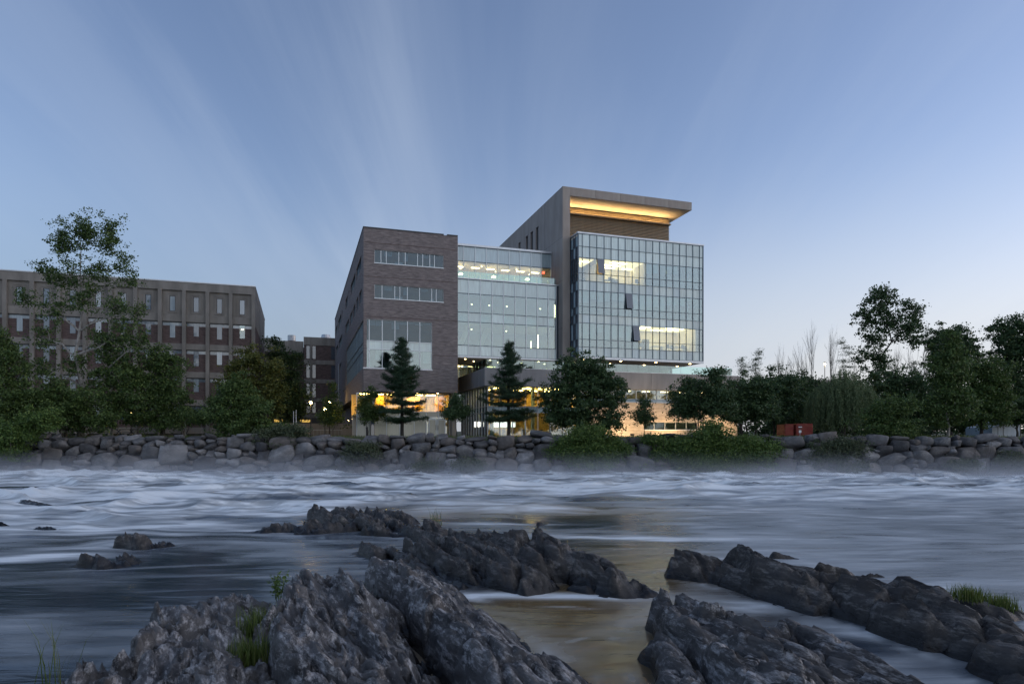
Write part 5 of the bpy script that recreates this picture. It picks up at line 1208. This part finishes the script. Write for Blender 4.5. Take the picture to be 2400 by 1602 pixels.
T('sapling', 'thin staked sapling with small bright crown on the lawn', 474, 66, 960, [(474,975,14,14),(468,985,16,10)], 26, 34, .08, L_mid, B_pale, 10, trunk=.035, clump=.35, group='two lawn saplings', fork=.5)
T('sapling', 'thin bare-stemmed sapling with scant crown on the lawn', 436, 66, 955, [(436,968,14,12),(440,980,16,9)], 20, 30, .08, L_mid, B_pale, 11, trunk=.035, clump=.35, group='two lawn saplings', fork=.5)
T('hedge', 'low dark hedge across the lawn behind saplings', 430, 80, 945, [(400,975,40,16),(450,975,50,16),(500,975,40,16),(340,978,40,16)], 120, 60, .11, L_dark, B_dark, 12, trunk=.05, stems=3, spread=1, clump=.7, cat='hedge')
T('tree', 'young plaza tree beside amber lamp posts', 772, 79, 895, [(778,915,8,22),(772,950,20,22),(765,975,26,18),(785,980,22,16)], 80, 46, .09, L_mid, B_dark, 13, trunk=.07, clump=.5, fork=.5)
T('shrub', 'sprawling grey-green shrub growing down over the boulders near the plaza', 660, 61.5, 985, [(640,1020,40,18),(690,1012,30,16),(660,1040,40,16),(710,1030,26,12)], 130, 60, .08, L_grey, B_brown, 14, trunk=.03, stems=4, spread=.8, clump=.5, cat='shrub', z=2.2)
T('shrub', 'wispy grey-green shrub on the boulders below the brick wing', 845, 59.0, 1030, [(845,1055,32,22),(825,1068,22,16),(870,1066,22,16)], 110, 60, .07, L_grey, B_brown, 15, trunk=.03, stems=4, spread=.6, clump=.45, cat='shrub', z=.9)
T('sapling', 'slender young tree in front of the brick wing corner', 862, 70.5, 905, [(866,925,16,18),(858,955,24,20),(868,970,26,16),(890,960,14,16)], 90, 46, .085, L_mid, B_dark, 16, trunk=.045, clump=.45, fork=.5)
T('sapling', 'small round young tree by the recessed glass entrance', 1070, 68, 925, [(1070,945,16,18),(1062,965,22,16),(1084,966,16,16)], 80, 46, .085, L_dark, B_dark, 17, trunk=.05, clump=.45, fork=.5)
# ---- pines
def pine(label, px, Y, top, wid, seed):
    r = np.random.default_rng(seed); b = place(px, Y); H = CZ+(HY-top)/F*Y-GZ; k = Y/F; root = tag(empty('pine_tree', b), label, 'tree', 'white pines in front of the building')
    wood = MB(); wood.path([(0.02*math.sin(z*1.3),0,z*H/9-.1) for z in range(10)], [.20*(1-.93*z/9)+.012 for z in range(10)], 8)
    Cs = []; z = H*.17
    while z < H*.96:
        t = (z/H-.17)/.83; L0 = wid*k*(1.12-.1*t)*(1-t)**.85*(1 if t > .12 else .85) + .16
        nb = 8 if t < .6 else 6; a0 = r.random()*6.28
        for q in range(nb):
            an = a0 + 6.283*q/nb + r.normal()*.35; L_ = L0*r.choice((.45,.7,.85,1.0,1.12)); d = Vector((math.cos(an), math.sin(an), 0))
            p0 = Vector((0,0,z+r.normal()*.12)); rise = (.02 + .45*t + r.normal()*.07)*L_; p1 = p0 + d*L_*.6 + Vector((0,0,rise*.3)); p2 = p0 + d*L_ + Vector((0,0,rise+.06*L_))
            wood.path([p0, p1, p2], [.035*(1-t)+.012, .02*(1-t)+.008, .006], 4)
            m = max(4, int(L_*8)); side_ = Vector((-d.y, d.x, 0))
            for j in range(m):
                f = .2+.8*j/m; c = p0.lerp(p1, f/.6) if f < .6 else p1.lerp(p2, (f-.6)/.4)
                w = (.50*L_*(1-f*.7)+.1)*.8
                for e in range(3): Cs.append(c + side_*r.normal()*w*.55 + d*r.normal()*.10 + Vector((0,0,.05+r.normal()*.06)))
        z += H*(.068-.026*t)*r.uniform(.7,1.3)
    for q in range(8): Cs.append(Vector((r.normal()*.06,r.normal()*.06,H*(.90+.012*q))))
    C = np.array(Cs); per = 13
    n = len(C)*per; P = np.repeat(C, per, 0); dirs = r.normal(size=(n,3)); dirs[:,2] = dirs[:,2]*.7+.35; dirs /= np.linalg.norm(dirs, axis=1)[:,None]
    ln = r.uniform(.10,.22,n)[:,None]; P = P + r.normal(size=(n,3))*np.array((.11,.11,.07)); sd_ = np.cross(dirs, r.normal(size=(n,3))); sd_ /= np.linalg.norm(sd_, axis=1)[:,None]; w = .020
    V = np.stack([P-sd_*w, P+sd_*w, P+dirs*ln+sd_*w*.5, P+dirs*ln-sd_*w*.5], 1).reshape(-1,3)
    obj('trunk', wood, B_dark, root); obj('crown', np_mesh('crown', V, np.arange(4*n).reshape(n,4)), L_pine, root)
pine('tall white pine with layered boughs before the brick wing entrance', 942, 69, 788, 62, 301)
pine('tall white pine with layered boughs before the glazed podium hall', 1192, 69, 793, 66, 305)
# ---- right of centre
T('maple_tree', 'broad dark maple hiding the end of the glazed hall', 1358, 68, 832, [(1340,868,34,34),(1375,880,46,44),(1410,880,36,34),(1310,920,42,40),(1360,930,60,50),(1430,930,40,44),(1300,965,34,28),(1350,985,60,26),(1425,985,40,26),(1335,850,16,22),(1450,900,20,16)],
  420, 56, .10, L_dark, B_dark, 20, trunk=.24, clump=.5, hollow=.3, asp=.7)
T('sapling', 'slender young tree in front of the flood-lit limestone wall', 1509, 68, 925, [(1510,945,14,18),(1508,968,24,18),(1510,982,28,12)], 80, 34, .08, L_dark, B_dark, 21, trunk=.04, clump=.4, fork=.35, hollow=.1)
T('serviceberry_tree', 'round multi-stemmed tree hiding part of the limestone wall', 1640, 67, 858, [(1680,880,22,24),(1620,905,40,30),(1675,915,40,34),(1600,945,36,30),(1650,950,56,36),(1700,950,28,36),(1600,970,24,16)],
  330, 56, .095, L_dark, B_dark, 22, trunk=.07, stems=5, spread=.9, clump=.5, hollow=.3)
T('tree', 'dark multi-stemmed tree at the end of the limestone wall', 1745, 70, 880, [(1735,920,40,34),(1780,915,36,36),(1720,960,30,30),(1770,960,50,34)], 230, 56, .105, L_dark, B_dark, 23, trunk=.08, stems=4, spread=.8, clump=.55)
T('tree', 'dark round tree between the wall end and red containers', 1815, 78, 865, [(1810,905,40,40),(1840,920,40,40),(1800,960,50,36),(1850,965,40,30)], 230, 56, .12, L_dark, B_dark, 24, trunk=.12, clump=.6)
T('tree', 'dark leafy tree behind the red containers', 1885, 92, 880, [(1870,910,40,34),(1900,940,44,40),(1870,970,50,30)], 180, 56, .14, L_dark, B_dark, 25, trunk=.14, clump=.75)
# conifers and bare trees on the skyline
def conifer(label, px, Y, top, hw, seed):
    h = 1000-top; r = random.Random(seed); sp = []
    for t in np.linspace(.06, .62, 9): sp.append((px+r.uniform(-.35,.35)*hw*(1-t*.4), top+h*t, hw*(.25+.75*t)*r.uniform(.6,1.0), 9, 1+t))
    T('conifer_tree', label, px, Y, top, sp, 90, 30, .085, L_dark, B_dark, seed, trunk=.14, clump=.6, hollow=.1, group='skyline conifers', asp=.3, flat=.5)
conifer('small dark conifer on the skyline beside the podium balustrade', 1737, 96, 834, 26, 401)
conifer('ragged dark conifer on the skyline, second from the podium', 1770, 97, 815, 38, 402)
conifer('pointed dark conifer between bare trees and the cottonwood', 1976, 104, 788, 34, 403)
conifer('low dark conifer behind the cottonwood stems', 2150, 104, 842, 28, 404)
def bare(label, px, Y, top, hw, seed, base_z=GZ):
    r = np.random.default_rng(seed); b = place(px, Y, base_z); H = CZ+(HY-top)/F*Y-base_z; k = Y/F; root = tag(empty('bare_tree', b), label, 'tree', 'leafless skyline trees')
    mb = MB()
    def grow(p, d, L_, rad, lev):
        q = p + d*L_; m = p.lerp(q, .5) + Vector((r.normal(), r.normal(), 0))*L_*.04
        mb.path([p, m, q], [rad, rad*.8, rad*.55], 4 if lev else 6)
        if lev >= 4: return
        for i in range(3 if lev < 3 else 2):
            t = r.uniform(.35,1.0); c = p.lerp(q, t); nd = (d + Vector((r.normal()*.5, r.normal()*.5, .08+abs(r.normal())*.10))).normalized()
            grow(c, nd, L_*r.uniform(.55,.78), rad*.50, lev+1)
        grow(q, (d+Vector((r.normal()*.08,r.normal()*.08,.1))).normalized(), L_*.62, rad*.52, lev+1)
    grow(Vector((0,0,-.1)), Vector((r.normal()*.03,0,1)).normalized(), H*.44, .24, 0)
    V = np.array(mb.v); s = H/V[:,2].max(); V[:,2] *= s; mxw = np.abs(V[:,:2]).max(); V[:,:2] *= hw*k/mxw; mb.v = [tuple(q) for q in V]
    o = obj('trunk', mb, B_dark, root)
bare('leafless tree with fine upright twigs, tallest of the skyline', 1903, 100, 745, 44, 501)
bare('leafless tree with leaning twin leaders beside the pointed conifer', 1946, 101, 756, 38, 502)
bare('short leafless tree above the red containers', 1826, 102, 801, 34, 503)
bare('short leafless tree beside the tallest bare one', 1865, 103, 810, 34, 504)
bare('wispy leafless tree close beside the cottonwood', 2002, 106, 808, 16, 505)
bare('leafless tree spreading behind the cottonwood crown', 2158, 98, 744, 60, 506)
bare('leafless twiggy tree below the cottonwood crown', 2105, 99, 800, 36, 507)
T('cottonwood_tree', 'tallest leafy cottonwood with open two-lobed crown on the skyline', 2078, 86, 667, [(2050,700,34,30),(2080,690,24,26),(2035,745,32,40),(2075,740,34,44),(2130,725,30,28),(2145,760,24,26),(2110,775,34,34),(2045,795,34,26),(2140,795,28,20),(2030,840,30,28),(2060,850,30,30)],
  300, 26, .12, L_dark, B_dark, 30, trunk=.30, clump=.6, hollow=.2, fork=.4, asp=.7)
# willow
def willow(label, px, Y, top, hw, seed):
    r = np.random.default_rng(seed); b = place(px, Y); H = CZ+(HY-top)/F*Y-GZ; k = Y/F; root = tag(empty('willow_tree', b), label, 'tree')
    wood = MB(); wood.path([(0,0,-.1),(.1,0,H*.25),(0,.1,H*.5),(.1,0,H*.8)], [.28,.22,.15,.05], 7); C = []; D = []
    for q in range(420):
        an = r.random()*6.28; rr = hw*k*math.sqrt(r.random()); zt = H*(1-.45*(rr/(hw*k))**1.6)*r.uniform(.80,1.0)
        p = Vector((rr*math.cos(an), rr*.8*math.sin(an), zt))
        if q % 6 == 0: wood.path(limb_pts((0,0,H*.45), p, .12, r, 4, .04), [.07,.05,.035,.02,.008], 4)
        ln = min(zt-.6, H*r.uniform(.25,.55)); out = Vector((math.cos(an), math.sin(an), 0))*.18
        for j in range(34):
            t = j/34; C.append(p + out*math.sqrt(t)*1.2 - Vector((0,0,1))*ln*t + Vector((r.normal()*.07, r.normal()*.07, 0)))
    C = np.repeat(np.array(C), 4, 0); n = len(C); C = C + r.normal(size=(n,3))*.07
    dirs = np.stack([r.normal(size=n)*.3, r.normal(size=n)*.3, -np.ones(n)], -1); dirs /= np.linalg.norm(dirs, axis=1)[:,None]
    sd_ = np.cross(dirs, r.normal(size=(n,3))); sd_ /= np.linalg.norm(sd_, axis=1)[:,None]; ln = r.uniform(.12,.26,n)[:,None]
    V = np.stack([C, C+dirs*ln*.5+sd_*.034, C+dirs*ln, C+dirs*ln*.5-sd_*.034], 1).reshape(-1,3)
    obj('trunk', wood, B_dark, root); obj('crown', np_mesh('crown', V, np.arange(4*n).reshape(n,4)), L_will, root)
willow('pale green weeping willow with trailing strands', 1975, 73, 858, 82, 601)
T('tree', 'dark leafy tree between the willow and the pale-stemmed birch', 2110, 82, 865, [(2080,900,40,34),(2130,900,44,36),(2160,950,40,44),(2090,960,50,50),(2130,1000,50,20)], 280, 56, .125, L_dark, B_dark, 31, trunk=.16, clump=.65)
T('birch_tree', 'green tree with slim pale trunk rising from the wall top', 2222, 63, 770, [(2228,790,18,22),(2222,830,32,34),(2200,860,30,36),(2240,880,34,40),(2215,930,40,44),(2250,960,36,40),(2190,970,30,34)], 260, 50, .10, L_mid, B_pale, 32, trunk=.13, clump=.5)
T('tree', 'rounded dark treetop behind the pale-stemmed birch', 2228, 92, 762, [(2225,790,46,26),(2200,815,40,30),(2260,820,36,30),(2230,860,50,40)], 220, 56, .14, L_dark, B_dark, 33, trunk=.2, clump=.65)
T('tree', 'broad mid-green tree between the birch and the shed', 2300, 74, 830, [(2280,870,40,36),(2320,880,40,40),(2290,930,56,44),(2340,930,36,40),(2310,975,56,30)], 320, 56, .11, L_mid, B_dark, 34, trunk=.18, clump=.55)
T('tree', 'biggest dark round-topped tree behind the pale shed', 2385, 92, 742, [(2350,780,36,30),(2400,770,40,34),(2360,830,40,50),(2410,830,50,60),(2380,900,60,50),(2350,950,40,40)], 340, 56, .14, L_dark, B_dark, 35, trunk=.3, clump=.7)
T('tree', 'low dark tree leaning over the pale shed', 2385, 76, 930, [(2360,950,30,20),(2400,960,36,26),(2380,980,40,14)], 120, 56, .11, L_dark, B_dark, 36, trunk=.09, stems=2, spread=.5, clump=.5)
T('tree', 'low dark understorey tree beside the pale shed', 2330, 84, 940, [(2300,975,40,26),(2340,970,40,30),(2260,985,40,26)], 150, 56, .12, L_dark, B_dark, 37, trunk=.1, stems=2, spread=.6, clump=.6)
T('shrub', 'tall leafy bush with bright shoots overhanging the wall past the willow', 2080, 61, 925, [(2070,960,36,30),(2110,950,36,26),(2060,1000,46,36),(2110,1010,40,40),(2085,1050,46,40),(2060,1075,40,20)], 330, 56, .085, L_mid, B_brown, 38, trunk=.08, stems=3, spread=.6, clump=.5, cat='shrub', z=1.6)
for i, (px, tp, hw) in enumerate(((1700,905,50),(1840,892,60),(1960,890,70),(2060,880,70),(2180,885,70),(2300,880,70),(2420,870,70))):
    T('tree', ('dark background tree behind the limestone wall end','dark background tree above the red containers','dark background tree behind the willow','dark background tree under the cottonwood','dark background tree behind the pale-stemmed birch','dark background tree behind the broad mid-green tree','dark background tree beyond the pale shed')[i],
      px, 112, tp, [(px-hw*.4,tp+40,hw*.6,36),(px+hw*.4,tp+44,hw*.6,38),(px,tp+85,hw,40),(px-hw*.3,tp+118,hw,26)], 150, 40, .20, L_dark, B_dark, 800+i, trunk=.2, clump=1.0, group='background trees behind the willow bank')
# ---- vines and shrubs pouring over the wall
def mound(label, px, Y, z, specs, n, seed, lm=L_vine, size=.075, per=64):
    T('vine_shrub', label, px, Y, 1000, specs, n, per, size, lm, B_brown, seed, trunk=.03, stems=4, spread=1.0, clump=.60, cat='shrub', z=z, hollow=.45, group='vines over the boulder wall', twigs=False)
mound('bright green vine mound pouring over boulders below the maple', 1370, 58.6, 1.0, [(1385,1016,30,18),(1345,1030,34,20),(1400,1040,40,26),(1370,1064,52,28),(1435,1064,32,22),(1462,1052,20,12),(1310,1058,24,18),(1400,1090,60,12),(1440,1032,16,12)], 420, 701)
mound('dark green vine sheet below the low strip window', 1550, 58.6, 1.0, [(1530,1030,22,8),(1565,1052,30,16),(1600,1078,40,22),(1545,1072,22,14),(1590,1040,20,14)], 230, 702)
mound('tall hump of vine shrub before the serviceberry', 1665, 58.0, 1.0, [(1668,1006,22,16),(1650,1028,30,20),(1688,1036,26,20),(1630,1060,36,28),(1705,1064,36,28),(1660,1085,62,18),(1735,1040,14,10)], 400, 703)
mound('rounded vine shrub tapering to the boulders near the red containers', 1770, 58.4, 1.0, [(1752,1036,24,14),(1790,1054,30,20),(1760,1070,40,24),(1818,1078,22,14),(1780,1092,50,10)], 300, 704)
mound('grey-green low thicket on the wall below the red containers', 1950, 58.4, .6, [(1930,1060,36,22),(1980,1055,40,26),(1960,1085,60,18),(1900,1082,30,14)], 300, 705, L_grey)
mound('small dark shrub clump at the waterline past the leafy bush', 2300, 56.6, .2, [(2260,1090,30,10),(2370,1078,30,14)], 70, 706, L_grey)
mound('low weed clump at the waterline below the brick wing', 1010, 56.4, .1, [(1000,1093,22,8),(1100,1090,30,11)], 70, 707, L_grey)
# ---- grass fringe along the wall top
def blades(name, pts, hgt, lm, label, kind=None, cat=None, seed=0, loc=None, wid=.012, parent=None, bend=.35):
    r = np.random.default_rng(seed); P = np.array(pts, float); n = len(P); h = hgt*r.uniform(.5,1.25,n)[:,None]
    an = r.random(n)*6.28; d = np.stack([np.cos(an), np.sin(an), np.zeros(n)], -1); s = np.stack([-np.sin(an), np.cos(an), np.zeros(n)], -1)*wid
    up = np.array((0,0,1.0)); b = bend*r.uniform(.2,1.2,n)[:,None]
    V = np.stack([P-s, P+s, P+up*h*.6+d*h*b*.35+s*.7, P+up*h*.6+d*h*b*.35-s*.7, P+up*h*.95+d*h*b], 1).reshape(-1,3)
    i = np.arange(n)*5; Q = np.concatenate([np.stack([i,i+1,i+2],-1), np.stack([i,i+2,i+3],-1), np.stack([i+3,i+2,i+4],-1)])
    o = obj(name, np_mesh(name, V, Q), lm, parent, loc); return tag(o, label, cat, None, kind)
r = np.random.default_rng(77); n = 16000; X = r.uniform(-52,52,n); Yd = r.random(n)**1.6*5.0
dens = fbm(X*.35, Yd*.4, 5, 2); k = dens > -.25; X = X[k]; Yd = Yd[k]
blades('grass', np.stack([X, 58-.035*X+2.5+Yd, np.interp(Yd, [0,.5,2.4], [2.62,3.02,3.28])], -1), .20, L_gras, 'ragged grass fringe along the top of the boulder wall', 'stuff', None, 3, None, .014)
def tuft(label, px, py, z, rad, n, h, seed, dry=False, stems=0):
    c = on_level(px, py, z); r = np.random.default_rng(seed); p = r.normal(size=(n,2))*rad; pts = np.stack([p[:,0], p[:,1], np.zeros(n)-.04], -1)
    o = blades('grass_tuft', pts, h, L_gras, label, None, 'grass', seed, (c.x,c.y,z), .006, None, .5); o['group'] = 'grass tufts on the rocks'; return o
tuft('lush grass tuft in the gap between the two pale bedrock mounds', 605, 1490, .46, .13, 420, .42, 11)
tuft('dark grass growing low in the same rock pocket', 590, 1545, .48, .13, 380, .30, 12)
tuft('few tall grass blades rising alone from the water', 110, 1600, .35, .10, 14, .75, 13)
tuft('sedge tuft on the grassy rock shelf', 2270, 1398, .30, .15, 420, .24, 14)
tuft('second sedge tuft at the shelf tip', 2345, 1420, .14, .13, 380, .24, 15)
tuft('bright grass sprig at the foot of the notched rock bank', 2295, 1490, .12, .10, 120, .30, 16)
tuft('dry stems on the pointed rock of the ridged island', 1026, 1228, .45, .10, 40, .55, 17)
def weed(label, px, py, z, seed):
    c = on_level(px, py, z); r = np.random.default_rng(seed); root = tag(empty('weed', (c.x,c.y,z)), label, 'weed'); mb = MB(); C = []
    for k in range(7):
        an = r.random()*6.28; q = Vector((math.cos(an)*.13, math.sin(an)*.13, r.uniform(.22,.5))); mb.path(limb_pts((0,0,-.1), q, 0, r, 3, .05), [.006,.005,.004,.003], 4)
        for j in range(26): C.append(Vector((0,0,0)).lerp(q, .25+.75*j/26) + Vector((r.normal(), r.normal(), r.normal()))*.028)
    obj('stem', mb, L_mid, root); V, Q = leaves(np.array(C), .035, r, .4); obj('foliage', np_mesh('foliage', V, Q), L_vine, root)
weed('leafy green weed on the flank of the twin-ridged bedrock', 652, 1408, .50, 21)
